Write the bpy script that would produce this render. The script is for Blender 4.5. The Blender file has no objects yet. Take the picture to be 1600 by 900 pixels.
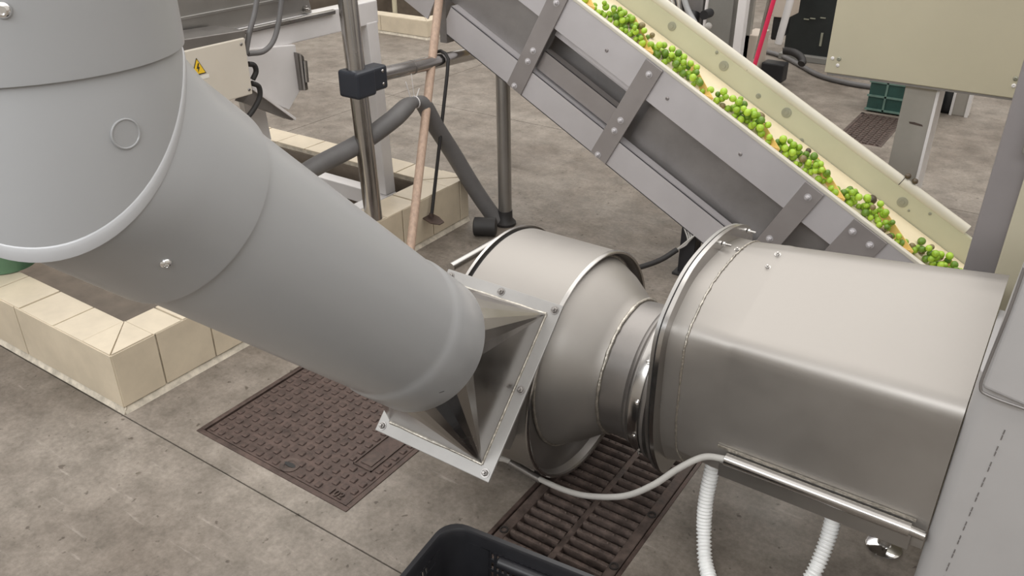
import bpy, bmesh, math, random
from mathutils import Vector as Vec, Matrix
random.seed(7)
S = bpy.context.scene
COL = S.collection
PI = math.pi

# ------------------------------------------------------------------ camera, light, exposure
F = 1310.0; PITCH = math.radians(28.5); YAW = math.radians(34.0); CAMH = 1.6
cd = bpy.data.cameras.new('camera'); cam = bpy.data.objects.new('camera', cd); COL.objects.link(cam)
cd.sensor_width = 36.0; cd.lens = F * 36.0 / 1600.0; cd.clip_start = 0.02; cd.clip_end = 200
cam.location = (0, 0, CAMH); cam.rotation_euler = (PI / 2 - PITCH, 0, YAW)
S.camera = cam
w = bpy.data.worlds.new('world'); S.world = w; w.use_nodes = True
bg = w.node_tree.nodes['Background']; bg.inputs[0].default_value = (1.0, 0.97, 0.93, 1); bg.inputs[1].default_value = 1.6


def area(name, loc, rot, sx, sy, power, color=(1, 1, 1)):
    l = bpy.data.lights.new(name, 'AREA'); l.shape = 'RECTANGLE'; l.size = sx; l.size_y = sy; l.energy = power; l.color = color
    o = bpy.data.objects.new(name, l); COL.objects.link(o); o.location = loc; o.rotation_euler = rot
    return o


area('skylight', (-2.0, 5.5, 6.5), (0, 0, 0), 10, 7.0, 230, (1, 0.97, 0.92))
area('hall_window', (-1.5, -2.4, 3.4), (math.radians(75), 0, 0), 7, 1.1, 230, (0.95, 0.98, 1))
S.view_settings.view_transform = 'Standard'; S.view_settings.look = 'None'
S.view_settings.exposure = 0.0; S.view_settings.gamma = 1.0

# ------------------------------------------------------------------ picture ray helpers (camera model above)
fw = Vec((-math.sin(YAW) * math.cos(PITCH), math.cos(YAW) * math.cos(PITCH), -math.sin(PITCH)))
rt = Vec((math.cos(YAW), math.sin(YAW), 0)); dn = fw.cross(rt); C0 = Vec((0, 0, CAMH))


def at(x, y, axis, c):
    """point of the real plane <axis> = c that the photograph shows at pixel x, y"""
    r = fw + rt * ((x - 800) / F) + dn * ((y - 450) / F)
    t = (c - C0[axis]) / r[axis]
    return C0 + r * t


def gx(x, y): return at(x, y, 2, 0.0)


# ------------------------------------------------------------------ materials
MAT = {}


def mat(name, col, rough=0.5, metal=0.0, var=0.0, vscale=8.0, col2=None, bump=0.0, bscale=60.0, stretch=(1, 1, 1), spec=0.5, rvar=0.0, emit=0.0):
    m = bpy.data.materials.new(name); m.use_nodes = True; nt = m.node_tree; N = nt.nodes; L = nt.links
    b = N['Principled BSDF']; b.inputs['Roughness'].default_value = rough; b.inputs['Metallic'].default_value = metal
    b.inputs['Specular IOR Level'].default_value = spec
    b.inputs['Base Color'].default_value = (*col, 1)
    tc = N.new('ShaderNodeTexCoord'); mp = N.new('ShaderNodeMapping'); mp.inputs['Scale'].default_value = stretch
    L.new(tc.outputs['Object'], mp.inputs[0])
    if var > 0 or col2 or rvar > 0:
        n = N.new('ShaderNodeTexNoise'); n.inputs['Scale'].default_value = vscale; n.inputs['Detail'].default_value = 6; n.inputs['Roughness'].default_value = .62
        L.new(mp.outputs[0], n.inputs['Vector'])
        if var > 0 or col2:
            r = N.new('ShaderNodeValToRGB'); c2 = col2 or tuple(c * (1 - var) for c in col); c1 = col if col2 else tuple(min(1, c * (1 + var)) for c in col)
            r.color_ramp.elements[0].position = .34; r.color_ramp.elements[1].position = .66
            r.color_ramp.elements[0].color = (*c2, 1); r.color_ramp.elements[1].color = (*c1, 1)
            L.new(n.outputs[0], r.inputs[0]); L.new(r.outputs[0], b.inputs['Base Color'])
        if rvar > 0:
            mr = N.new('ShaderNodeMapRange'); mr.inputs[1].default_value = .3; mr.inputs[2].default_value = .7
            mr.inputs[3].default_value = max(0.02, rough - rvar); mr.inputs[4].default_value = min(1, rough + rvar)
            L.new(n.outputs[0], mr.inputs[0]); L.new(mr.outputs[0], b.inputs['Roughness'])
    if bump > 0:
        n2 = N.new('ShaderNodeTexNoise'); n2.inputs['Scale'].default_value = bscale; n2.inputs['Detail'].default_value = 4
        L.new(mp.outputs[0], n2.inputs['Vector'])
        bp = N.new('ShaderNodeBump'); bp.inputs['Strength'].default_value = bump; bp.inputs['Distance'].default_value = .004
        L.new(n2.outputs[0], bp.inputs['Height']); L.new(bp.outputs[0], b.inputs['Normal'])
    if emit:
        b.inputs['Emission Color'].default_value = (*col, 1); b.inputs['Emission Strength'].default_value = emit
    MAT[name] = m
    return m


mat('steel', (.335, .315, .295), .46, .72, .05, 5, rvar=.06, bump=.03, bscale=25)
mat('steel_bright', (.45, .435, .42), .22, 1, .06, 9, rvar=.06)
mat('steel_dark', (.26, .245, .235), .38, .8, .08, 9, rvar=.08)
mat('steel_brushed', (.38, .37, .36), .42, 1, .05, 4, rvar=.05, stretch=(1, 1, 1))
mat('steel_frame', (.56, .54, .555), .5, .45, .05, 3, rvar=.06)
mat('steel_bracket', (.33, .305, .30), .5, .5, .06, 6, rvar=.06)
mat('steel_plate', (.33, .32, .31), .5, .5, .06, 8)
mat('steel_satin', (.44, .43, .43), .5, .2, .04, 3)
mat('steel_column', (.30, .28, .285), .5, .6, .05, 3)
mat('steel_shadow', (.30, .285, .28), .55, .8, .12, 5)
mat('weld', (.52, .49, .44), .45, 1, .25, 60, bump=.6, bscale=180)
mat('pvc_grey', (.345, .35, .36), .30, 0, spec=.45)
mat('pvc_light', (.43, .435, .45), .25, 0, .04, 6)
mat('white_paint', (.70, .68, .68), .4, 0, .04, 5)
mat('box_beige', (.60, .55, .475), .45, 0, .03, 5)
mat('cabinet_beige', (.44, .405, .305), .42, 0, .03, 2)
mat('cabinet_grey', (.22, .215, .20), .5, .2, .05, 4)
mat('pedestal', (.42, .40, .37), .45, .5, .08, 4, rvar=.08)
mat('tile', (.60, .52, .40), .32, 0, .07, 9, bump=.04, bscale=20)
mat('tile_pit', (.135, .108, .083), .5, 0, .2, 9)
mat('grout', (.52, .47, .39), .9, 0, .25, 30, bump=.3)
mat('grout_dark', (.10, .08, .06), .9, 0, .3, 30)
mat('iron', (.088, .060, .051), .55, .35, .38, 22, bump=.35, bscale=120, rvar=.15)
mat('iron_rust', (.092, .067, .057), .65, .3, .45, 25, bump=.35, bscale=120, rvar=.15)
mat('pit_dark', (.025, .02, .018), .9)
mat('black_plastic', (.017, .017, .02), .42, 0, .2, 12)
mat('black_rubber', (.022, .02, .02), .6, 0, .2, 12)
mat('blue_black', (.022, .026, .036), .4, 0, .1, 9)
mat('hose_grey', (.13, .125, .125), .55, 0, .08, 12)
mat('cable_light', (.50, .485, .46), .5, 0, .05, 12)
mat('hose_white', (.88, .88, .87), .45, 0, .03, 12)
mat('wood', (.48, .345, .265), .6, 0, .16, 14, stretch=(6, 6, .6), bump=.1)
mat('belt', (.80, .70, .50), .5, 0, .05, 7)
mat('cleat', (.72, .50, .16), .5, 0, .1, 12)
mat('guide', (.50, .49, .36), .42, 0, .05, 3)
mat('guide_top', (.58, .55, .47), .42, 0, .05, 3)
mat('washer_grey', (.30, .30, .24), .5, .3, .1, 20)
mat('olive_green', (.25, .42, .03), .3, 0, .25, 30)
mat('olive_lime', (.36, .56, .05), .3, 0, .2, 30)
mat('olive_deep', (.12, .23, .025), .3, 0, .3, 30)
mat('olive_brown', (.20, .16, .07), .32, 0, .35, 40)
mat('olive_dark', (.07, .05, .03), .32, 0, .35, 40)
mat('yellow', (.85, .55, .03), .4)
mat('black_print', (.015, .015, .015), .5)
mat('paper', (.75, .73, .68), .6)
mat('yellow_crate', (.75, .62, .08), .45, 0, .1, 8)
mat('green_plastic', (.10, .20, .12), .45, 0, .15, 6)
mat('green_crate', (.02, .065, .055), .5, 0, .2, 12)
mat('green_crate_rib', (.12, .20, .17), .5, 0, .2, 12)
mat('red', (.70, .03, .10), .35, 0, .08, 9)
mat('dark_panel', (.018, .021, .021), .35, 0, .2, 6)
mat('chrome', (.85, .85, .85), .08, 1)
mat('hall_wall', (.58, .56, .53), .7, 0, .06, 2)
mat('pale_block', (.58, .50, .43), .5, 0, .05, 6)


def concrete():
    m = bpy.data.materials.new('concrete'); m.use_nodes = True; nt = m.node_tree; N = nt.nodes; L = nt.links
    b = N['Principled BSDF']; b.inputs['Roughness'].default_value = .62; b.inputs['Specular IOR Level'].default_value = .4
    tc = N.new('ShaderNodeTexCoord')

    def noise(sc, det, rough=.6, st=None):
        n = N.new('ShaderNodeTexNoise'); n.inputs['Scale'].default_value = sc; n.inputs['Detail'].default_value = det; n.inputs['Roughness'].default_value = rough
        if st:
            mp = N.new('ShaderNodeMapping'); mp.inputs['Scale'].default_value = st; mp.inputs['Rotation'].default_value = (0, 0, .5)
            L.new(tc.outputs['Object'], mp.inputs[0]); L.new(mp.outputs[0], n.inputs['Vector'])
        else:
            L.new(tc.outputs['Object'], n.inputs['Vector'])
        return n

    def ramp(src, p0, c0, p1, c1):
        r = N.new('ShaderNodeValToRGB'); e = r.color_ramp.elements
        e[0].position = p0; e[0].color = (*c0, 1); e[1].position = p1; e[1].color = (*c1, 1); L.new(src, r.inputs[0]); return r

    def mix(kind, fac, a, bb):
        x = N.new('ShaderNodeMix'); x.data_type = 'RGBA'; x.blend_type = kind
        x.inputs['Factor'].default_value = fac; L.new(a, x.inputs['A']); L.new(bb, x.inputs['B']); return x
    big = ramp(noise(1.5, 5).outputs[0], .32, (.152, .128, .108), .68, (.268, .238, .210))
    mid = ramp(noise(9, 6, .7).outputs[0], .30, (.64, .63, .60), .64, (1.14, 1.13, 1.11))
    a = mix('MULTIPLY', 1, big.outputs[0], mid.outputs[0])
    fine = ramp(noise(70, 3, .7).outputs[0], .30, (.76, .75, .73), .66, (1.12, 1.12, 1.12))
    a2 = mix('MULTIPLY', .8, a.outputs['Result'], fine.outputs[0])
    # dark scattered specks and pits
    sp = ramp(noise(38, 2, .5).outputs[0], .27, (.35, .32, .29), .33, (1, 1, 1))
    a3 = mix('MULTIPLY', .8, a2.outputs['Result'], sp.outputs[0])
    # pale scratches drawn by trolley wheels
    sc = ramp(noise(5, 4, .6, (1, 9, 1)).outputs[0], .63, (0, 0, 0), .72, (.07, .065, .06))
    a4 = mix('ADD', 1, a3.outputs['Result'], sc.outputs[0])
    # dark brown patch with a ragged edge at the foot of the near tiled curb
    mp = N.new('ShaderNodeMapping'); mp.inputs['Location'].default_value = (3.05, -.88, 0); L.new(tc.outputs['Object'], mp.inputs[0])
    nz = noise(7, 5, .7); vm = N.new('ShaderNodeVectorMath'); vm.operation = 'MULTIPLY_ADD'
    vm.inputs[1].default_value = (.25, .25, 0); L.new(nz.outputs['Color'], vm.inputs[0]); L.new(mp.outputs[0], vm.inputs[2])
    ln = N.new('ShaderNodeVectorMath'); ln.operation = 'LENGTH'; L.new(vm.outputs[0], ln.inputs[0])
    patch = ramp(ln.outputs['Value'], .22, (.42, .36, .31), .46, (1, 1, 1))
    a5 = mix('MULTIPLY', 1, a4.outputs['Result'], patch.outputs[0])
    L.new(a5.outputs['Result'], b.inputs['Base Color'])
    rr = ramp(noise(4, 4).outputs[0], .35, (.42,) * 3, .65, (.72,) * 3); L.new(rr.outputs[0], b.inputs['Roughness'])
    bp = N.new('ShaderNodeBump'); bp.inputs['Strength'].default_value = .25; bp.inputs['Distance'].default_value = .003
    L.new(noise(45, 5, .7).outputs[0], bp.inputs['Height']); L.new(bp.outputs[0], b.inputs['Normal'])
    MAT['concrete'] = m


concrete()


# ------------------------------------------------------------------ mesh helpers
class MB:
    def __init__(s): s.b = bmesh.new()

    def faces(s, vs, fs):
        v = [s.b.verts.new(p) for p in vs]
        for f in fs:
            try: s.b.faces.new([v[i] for i in f])
            except ValueError: pass
        return s

    def box(s, lo, hi, M=None, taper=None):
        x0, y0, z0 = lo; x1, y1, z1 = hi
        vs = [Vec(p) for p in ((x0, y0, z0), (x1, y0, z0), (x1, y1, z0), (x0, y1, z0), (x0, y0, z1), (x1, y0, z1), (x1, y1, z1), (x0, y1, z1))]
        if M: vs = [M @ v for v in vs]
        return s.faces(vs, [(3, 2, 1, 0), (4, 5, 6, 7), (0, 1, 5, 4), (1, 2, 6, 5), (2, 3, 7, 6), (3, 0, 4, 7)])

    def prism(s, pts, off):
        """polygon pts (3D) extruded by vector off"""
        off = Vec(off); pts = [Vec(p) for p in pts]; n = len(pts)
        vs = pts + [p + off for p in pts]
        return s.faces(vs, [tuple(range(n))[::-1], tuple(range(n, 2 * n))] + [(i, (i + 1) % n, n + (i + 1) % n, n + i) for i in range(n)])

    def loft(s, rings, cap0=True, cap1=True, closed=True):
        n = len(rings[0]); vv = [[s.b.verts.new(p) for p in r] for r in rings]
        for a, c in zip(vv[:-1], vv[1:]):
            for i in range(n if closed else n - 1):
                try: s.b.faces.new((a[i], a[(i + 1) % n], c[(i + 1) % n], c[i]))
                except ValueError: pass
        if cap0: s.b.faces.new(vv[0][::-1])
        if cap1: s.b.faces.new(vv[-1])
        return s

    def tube(s, path, r, n=12, cap=True):
        path = [Vec(p) for p in path]; rings = []; up = None
        for i, p in enumerate(path):
            d = (path[min(i + 1, len(path) - 1)] - path[max(i - 1, 0)]).normalized()
            if up is None:
                up = Vec((0, 0, 1)) if abs(d.z) < .9 else Vec((1, 0, 0))
            e1 = (up - d * up.dot(d)).normalized(); e2 = d.cross(e1); up = e1
            rr = r[i] if isinstance(r, (list, tuple)) else r
            rings.append([p + (e1 * math.cos(t) + e2 * math.sin(t)) * rr for t in [2 * PI * k / n for k in range(n)]])
        return s.loft(rings, cap, cap)

    def lathe(s, prof, org, axis, n=48, cap0=True, cap1=True):
        """prof: (distance along axis, radius)"""
        org = Vec(org); axis = Vec(axis).normalized(); up = Vec((0, 0, 1)) if abs(axis.z) < .9 else Vec((1, 0, 0))
        e1 = (up - axis * up.dot(axis)).normalized(); e2 = axis.cross(e1)
        return s.loft([[org + axis * a + (e1 * math.cos(t) + e2 * math.sin(t)) * max(r, 1e-4) for t in [2 * PI * k / n for k in range(n)]] for a, r in prof], cap0, cap1)

    def ball(s, c, r, n=10, m=7, sc=(1, 1, 1)):
        c = Vec(c)
        return s.lathe([(-math.cos(PI * i / m) * r, max(math.sin(PI * i / m) * r, r * .02)) for i in range(m + 1)], c, (0, 0, 1), n)

    def build(s, name, m, parent=None, smooth=None, bevel=0, seg=2):
        bmesh.ops.recalc_face_normals(s.b, faces=s.b.faces)
        me = bpy.data.meshes.new(name); s.b.to_mesh(me); s.b.free()
        me.materials.append(MAT[m])
        o = bpy.data.objects.new(name, me); COL.objects.link(o)
        if smooth is not None:
            me.shade_smooth()
            me.set_sharp_from_angle(angle=math.radians(smooth))
        if bevel:
            bv = o.modifiers.new('bevel', 'BEVEL'); bv.width = bevel; bv.segments = seg; bv.limit_method = 'ANGLE'; bv.angle_limit = math.radians(40)
        if parent: attach(o, parent)
        return o


def wloc(o):
    return o.location.copy() if o.parent is None else wloc(o.parent) + o.matrix_parent_inverse.translation + o.location


def attach(o, parent):
    o.parent = parent
    o.matrix_parent_inverse = Matrix.Translation(-wloc(parent))


def tag(o, label, cat, group=None, kind=None):
    if label: o['label'] = label
    if cat: o['category'] = cat
    if group: o['group'] = group
    if kind: o['kind'] = kind
    return o


def thing(name, loc, label, cat, group=None):
    o = bpy.data.objects.new(name, None); COL.objects.link(o); o.location = loc; o.empty_display_size = .1
    return tag(o, label, cat, group)


def piece(name, me, loc, parent, rot=None):
    """another piece that shares mesh data"""
    o = bpy.data.objects.new(name, me); COL.objects.link(o); o.location = loc
    if rot is not None: o.rotation_euler = rot
    attach(o, parent)
    return o


def spline(pts, k=8):
    P = [Vec(p) for p in pts]; P = [P[0] * 2 - P[1]] + P + [P[-1] * 2 - P[-2]]; out = []
    for i in range(1, len(P) - 2):
        a, b, c, d = P[i - 1:i + 3]
        for j in range(k):
            t = j / k
            out.append(.5 * ((2 * b) + (c - a) * t + (2 * a - 5 * b + 4 * c - d) * t * t + (3 * b - a - 3 * c + d) * t ** 3))
    out.append(P[-2]); return out


def bolt(p, n, parent, r=.008, m='steel_bright', name='bolt', washer=True):
    p = Vec(p); n = Vec(n).normalized()
    b = MB()
    if washer: b.lathe([(-.002, r * 1.45), (.0015, r * 1.45)], p, n, 16)
    b.lathe([(0, r), (r * .8, r), (r * .95, r * .75)], p, n, 6)
    b.lathe([(0, r * .5), (r * 1.5, r * .5), (r * 1.6, r * .4)], p, n, 10)
    return b.build(name, m, parent)


def screw(p, n, parent, r=.006, m='steel_bright', name='screw'):
    """dome head with a recessed socket"""
    p = Vec(p); n = Vec(n).normalized()
    return MB().lathe([(-.002, r), (.001, r), (r * .45, r * .8), (r * .6, r * .48), (r * .2, r * .4)], p, n, 14).build(name, m, parent, smooth=50)


# ------------------------------------------------------------------ floor, drain pit, tiled pits
MH = (-1.935, -1.312, 1.150, 1.772)      # manhole opening x0 x1 y0 y1
GR = (-.955, -.600, .95, 2.05)           # drain grate opening
PIT = (-4.6, -2.335, 1.228, 2.738)       # inside of the tiled pit
MH2 = (-1.10, -.83, 5.05, 5.70)
PIT2 = (-6.6, -4.95, 5.95, 7.3)
HOLES = [MH, GR, PIT, MH2, PIT2]
floor = MB()
YJ = [-2.5, 1.072, 4.30, 7.6, 14.0]; XJ = [-13, -8.5, -3.9, 1.15, 5.0]


def cells(x0, x1, y0, y1):
    xs = sorted({x0, x1} | {v for h in HOLES for v in h[:2] if x0 < v < x1}); ys = sorted({y0, y1} | {v for h in HOLES for v in h[2:] if y0 < v < y1})
    for a, b in zip(xs[:-1], xs[1:]):
        for c, d in zip(ys[:-1], ys[1:]):
            mx, my = (a + b) / 2, (c + d) / 2
            if not any(h[0] < mx < h[1] and h[2] < my < h[3] for h in HOLES): yield a, b, c, d


for a, b, c, d in cells(XJ[0], XJ[-1], YJ[0], YJ[-1]): floor.box((a, c, -.06), (b, d, -.012))
fl = floor.build('floor', 'grout_dark'); fl['kind'] = 'structure'; fl['label'] = 'worn grey concrete floor with cut joints'
for i in range(len(XJ) - 1):
    for j in range(len(YJ) - 1):
        g = .0022; sm = MB()
        for a, b, c, d in cells(XJ[i] + g, XJ[i + 1] - g, YJ[j] + g, YJ[j + 1] - g): sm.box((a, c, -.012), (b, d, 0))
        bmesh.ops.remove_doubles(sm.b, verts=sm.b.verts, dist=1e-5)
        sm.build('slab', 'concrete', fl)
for nm, lo, hi in (('wall_left', (-11.2, -4, 0), (-11, 13, 5.5)), ('wall_right', (4.6, -4, 0), (4.8, 13, 5.5)), ('wall_back', (-11, 13, 0), (4.6, 13.2, 5.5)), ('wall_front', (-11, -2.7, 0), (4.6, -2.5, 5.5))):
    o = MB().box(lo, hi).build(nm, 'hall_wall'); o['kind'] = 'structure'
# walls and bottoms of the openings
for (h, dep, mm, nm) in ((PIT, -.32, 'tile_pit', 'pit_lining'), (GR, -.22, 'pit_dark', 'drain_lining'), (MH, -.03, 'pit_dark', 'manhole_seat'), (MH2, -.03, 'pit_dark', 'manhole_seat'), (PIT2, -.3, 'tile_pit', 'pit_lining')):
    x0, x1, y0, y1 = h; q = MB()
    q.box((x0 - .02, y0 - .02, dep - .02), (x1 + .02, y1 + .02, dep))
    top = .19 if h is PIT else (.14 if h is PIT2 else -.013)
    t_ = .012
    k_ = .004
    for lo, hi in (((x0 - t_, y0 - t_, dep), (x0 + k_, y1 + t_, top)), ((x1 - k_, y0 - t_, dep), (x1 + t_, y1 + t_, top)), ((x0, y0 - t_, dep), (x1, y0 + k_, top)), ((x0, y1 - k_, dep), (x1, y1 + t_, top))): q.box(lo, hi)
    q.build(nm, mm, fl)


def curb(name, label, PITR, wx, h, tile, near_only=False):
    """tiled upstand around a pit: grout core with single tiles, mitred corner tiles on top"""
    x0, x1, y0, y1 = PITR; t = thing(name, (x1 + wx / 2, y0 - wx / 2, 0), label, 'curb'); X0, X1, Y0, Y1 = x0 - wx, x1 + wx, y0 - wx, y1 + wx; e = .007
    k = MB()
    for lo, hi in (((X0 + e, Y0 + e, 0), (X1 - e, y0 - e, h - e)), ((X0 + e, y1 + e, 0), (X1 - e, Y1 - e, h - e)), ((X0 + e, y0 - e, 0), (x0 - e, y1 + e, h - e)), ((x1 + e, y0 - e, 0), (X1 - e, y1 + e, h - e))): k.box(lo, hi)
    k.build('grout', 'grout', t)
    g = .003
    # mortar fillet along the foot
    mf = MB()
    mf.prism([(X1 - e, Y0 - .0, 0), (X1 + .006, Y0, 0), (X1 - e, Y0, .022)], (0, Y1 - Y0, 0)); mf.prism([(X0, Y0 + e, 0), (X0, Y0 - .006, 0), (X0, Y0 + e, .022)], (X1 - X0, 0, 0))
    mf.build('mortar_fillet', 'grout', t)

    def steps(a, b, first, tile=tile):
        v = [a]; c = a + first
        while c < b - .03: v.append(c); c += tile
        v.append(b); return list(zip(v[:-1], v[1:]))
    def jit(): return random.uniform(-.0012, .0012)
    for a, b in steps(Y0, Y1, .156): j = jit(); MB().box((X1 - e, a + g, .024), (X1 + j, b - g, h - .004)).build('tile', 'tile', t, bevel=.0015)
    for a, b in steps(-X1, -X0, .543, .54): j = jit(); MB().box((-b + g, Y0 + j, .024), (-a - g, Y0 + e, h - .004)).build('tile', 'tile', t, bevel=.0015)
    for a, b in steps(y0, y1, .11): j = jit(); MB().box((x1 + .002, a + g, h - e), (X1 - .002, b - g, h + j)).build('tile', 'tile', t, bevel=.0015)
    for a, b in steps(-x1, -x0, .165):
        for (c, d) in ((Y0, y0), (y1, Y1)): j = jit(); MB().box((-b + g, c + .002, h - e), (-a - g, d - .002, h + j)).build('tile', 'tile', t, bevel=.0015)
    for (cx, cy, ox, oy) in ((x1, y0, X1, Y0), (x1, y1, X1, Y1)):
        sx = 1 if ox > cx else -1; sy = 1 if oy > cy else -1; m_ = .0035
        MB().prism([(cx + m_ * .6 * sx, cy + m_ * -.0 * sy, h - e), (ox - .002 * sx, cy, h - e), (ox - .002 * sx, oy - .006 * sy, h - e)], (0, 0, e + jit())).build('tile', 'tile', t)
        MB().prism([(cx, cy + m_ * .6 * sy, h - e), (cx, oy - .002 * sy, h - e), (ox - .006 * sx, oy - .002 * sy, h - e)], (0, 0, e + jit())).build('tile', 'tile', t)
    return t


curb('tiled_pit_curb', 'cream tiled curb around the brown pit beneath the grey duct', PIT, .147, .217, .198)
curb('tiled_pit_curb', 'pale tiled curb of a distant pit behind the white machine frame', PIT2, .14, .16, .35)

# manhole cover
x0, x1, y0, y1 = MH
mh = thing('manhole_cover', ((x0 + x1) / 2, (y0 + y1) / 2, 0), 'rusty square iron manhole cover with studs in the concrete floor', 'manhole cover')
q = MB(); fr = .016
q.box((x0, y0, -.02), (x1, y0 + fr, .003)); q.box((x0, y1 - fr, -.02), (x1, y1, .003)); q.box((x0, y0 + fr, -.02), (x0 + fr, y1 - fr, .003)); q.box((x1 - fr, y0 + fr, -.02), (x1, y1 - fr, .003))
q.build('frame', 'iron', mh, bevel=.002)
a0, a1, b0, b1 = x0 + fr + .004, x1 - fr - .004, y0 + fr + .004, y1 - fr - .004
MB().box((a0, b0, -.02), (a1, b1, -.001)).build('cover_plate', 'iron', mh, bevel=.003)
nst = 17; st = (a1 - a0) / nst
sb = MB().prism([(-.0095, -.0095, 0), (.0095, -.0095, 0), (.0095, .0095, 0), (-.0095, .0095, 0)], (0, 0, .0042))
sme = sb.build('stud', 'iron', mh, bevel=.002); sme_me = sme.data; sme.location = (a0 + st / 2, b0 + st / 2, -.001)
first = True
for i in range(nst):
    for j in range(nst):
        px, py = a0 + (i + .5) * st, b0 + (j + .5) * st
        if j <= 0 and i >= nst - 3: continue        # raised number field
        if i in (nst - 3, nst - 2) and 4 <= j <= 10: continue   # maker's plate field
        if (px - (-1.58)) ** 2 + (py - 1.20) ** 2 < .0009: continue
        if first: first = False; sme.location = (px, py, -.001); continue
        o = piece('stud', sme_me, (px, py, -.001), mh); bv = o.modifiers.new('bevel', 'BEVEL'); bv.width = .002; bv.segments = 1
MB().box((a1 - 3 * st, b0 + 4 * st, -.001), (a1 - st, b0 + 4 * st + .003, .003)).box((a1 - 3 * st, b0 + 11 * st - .003, -.001), (a1 - st, b0 + 11 * st, .003)).box((a1 - 3 * st, b0 + 4 * st, -.001), (a1 - 3 * st + .003, b0 + 11 * st, .003)).box((a1 - st - .003, b0 + 4 * st, -.001), (a1 - st, b0 + 11 * st, .003)).box((a1 - 2.6 * st, b0 + 4.5 * st, -.001), (a1 - 1.4 * st, b0 + 6.2 * st, .002)).build('maker_plate', 'iron_rust', mh)
MB().lathe([(-.001, .03), (.0015, .03), (.0015, .017), (.0003, .0165)], (-1.58, 1.20, 0), (0, 0, 1), 24).build('key_ring', 'iron_rust', mh, smooth=40)
MB().prism([(-1.58 + .014 * math.cos(t) * (1.5 if abs(math.cos(t)) > .5 else .8), 1.20 + .008 * math.sin(t), .0008) for t in [PI / 7 * k for k in range(14)]], (0, 0, .0012)).build('key_hole', 'black_print', mh)
tx = bpy.data.curves.new('raised_number', 'FONT'); tx.body = '102'; tx.size = .034; tx.extrude = .002; tx.align_x = 'CENTER'; tx.align_y = 'CENTER'; tx.materials.append(MAT['iron_rust'])
tmp = bpy.data.objects.new('tmp', tx); tm_ = bpy.data.meshes.new_from_object(tmp); bpy.data.objects.remove(tmp); tm_.name = 'raised_number'
to = bpy.data.objects.new('raised_number', tm_); COL.objects.link(to); to.location = (a1 - 1.5 * st, b0 + .5 * st, .0015); to.rotation_euler = (0, 0, 0); attach(to, mh)

# drain grate: frame, border rails, round-topped bars in two bays with a centre rib
x0, x1, y0, y1 = GR
gt = thing('drain_grate', ((x0 + x1) / 2, (y0 + y1) / 2, 0), 'rusty iron drain grate of slotted bars in the floor below the fan', 'drain grate')
q = MB()
q.box((x0, y0, -.03), (x0 + .012, y1, .001)); q.box((x1 - .012, y0, -.03), (x1, y1, .001)); q.box((x0, y1 - .012, -.03), (x1, y1, .001))
q.build('frame', 'iron', gt, bevel=.002)
q = MB(); q.box((x0 + .015, y0, -.03), (x0 + .043, y1 - .014, -.002)); q.box((x1 - .043, y0, -.03), (x1 - .015, y1 - .014, -.002)); q.box((x0 + .043, y1 - .05, -.03), (x1 - .043, y1 - .014, -.002))
q.build('border', 'iron_rust', gt, bevel=.003)
xm = (x0 + x1) / 2
MB().box((xm - .009, y0, -.032), (xm + .009, y1 - .05, -.006)).build('centre_rib', 'iron_rust', gt, bevel=.003)
bw = (xm - .009) - (x0 + .043)
bm_ = MB(); bars = []
prof = [(-.006, -.03), (.006, -.03), (.0082, -.010), (.0058, -.0045), (0, -.003), (-.0058, -.0045), (-.0082, -.010)]
bm_.prism([(0, a, z) for a, z in prof], (bw, 0, 0))
bar0 = bm_.build('bar', 'iron_rust', gt, smooth=50); bme = bar0.data
bb = MB()
for k in range(6):
    bb.box((bw * (k + .35) / 6, -.0062, -.012), (bw * (k + .65) / 6, .0062, .0002))
nb = MB()
yy = y0 + .03; n_ = 0
while yy < y1 - .07:
    for xs in (x0 + .043, xm + .009):
        if n_ == 0: bar0.location = (xs, yy, 0)
        else: piece('bar', bme, (xs, yy, 0), gt)
        n_ += 1
        for k in range(5):
            nb.ball((xs + bw * (k + .5 + .12 * random.uniform(-1, 1)) / 5, yy, -.0058), .0046, 6, 4)
    yy += .0335
nb.build('anti_slip_lumps', 'iron_rust', gt, smooth=60)['kind'] = 'stuff'
bb.b.free()
for (px, py) in ((x0 + .029, 1.335), (x1 - .029, 1.385), (x1 - .029, 1.60), (x0 + .029, 1.62)):
    MB().lathe([(-.004, .012), (.0015, .012), (.0015, .008), (-.006, .0075)], (px, py, 0), (0, 0, 1), 16).build('lift_hole', 'pit_dark', gt)

# ------------------------------------------------------------------ grey duct: vertical pipe, mitred bend, pipe falling at 45 degrees
DX = -1.083
u45 = Vec((0, -.70711, .70711)); PA = Vec((DX, 1.404, .404))      # outlet plate centre and direction back up the pipe
duct = thing('ventilation_duct', (DX, .545, 1.36), 'fat grey plastic duct with a bend running down to the steel fan', 'duct')
VA = Vec((DX, .545, 0)); vz = Vec((0, 0, 1))
MB().lathe([(1.36, .1735), (1.3605, .1755), (1.37, .176), (2.3, .176), (2.3, .165), (1.37, .165)], VA, vz, 96, True, True).build('upper_pipe', 'pvc_grey', duct, smooth=30)


def ring_v(z, r, n=96): return [Vec((DX + r * math.cos(t), .545 + r * math.sin(t), z)) for t in [2 * PI * k / n for k in range(n)]]


def ring_b(dz, r, n=96):
    out = []
    for t in [2 * PI * k / n for k in range(n)]:
        x, y = r * math.cos(t), .545 + r * math.sin(t)
        z = 1.204 + .693 * (y - .539) - .797 * (math.sqrt(x * x + .0008) - .172)
        z = 1.343 - math.log(1 + math.exp((1.343 - z) / .012)) * .012 if z < 1.7 else 1.343
        out.append(Vec((DX + x, y, z + dz)))
    return out


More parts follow.
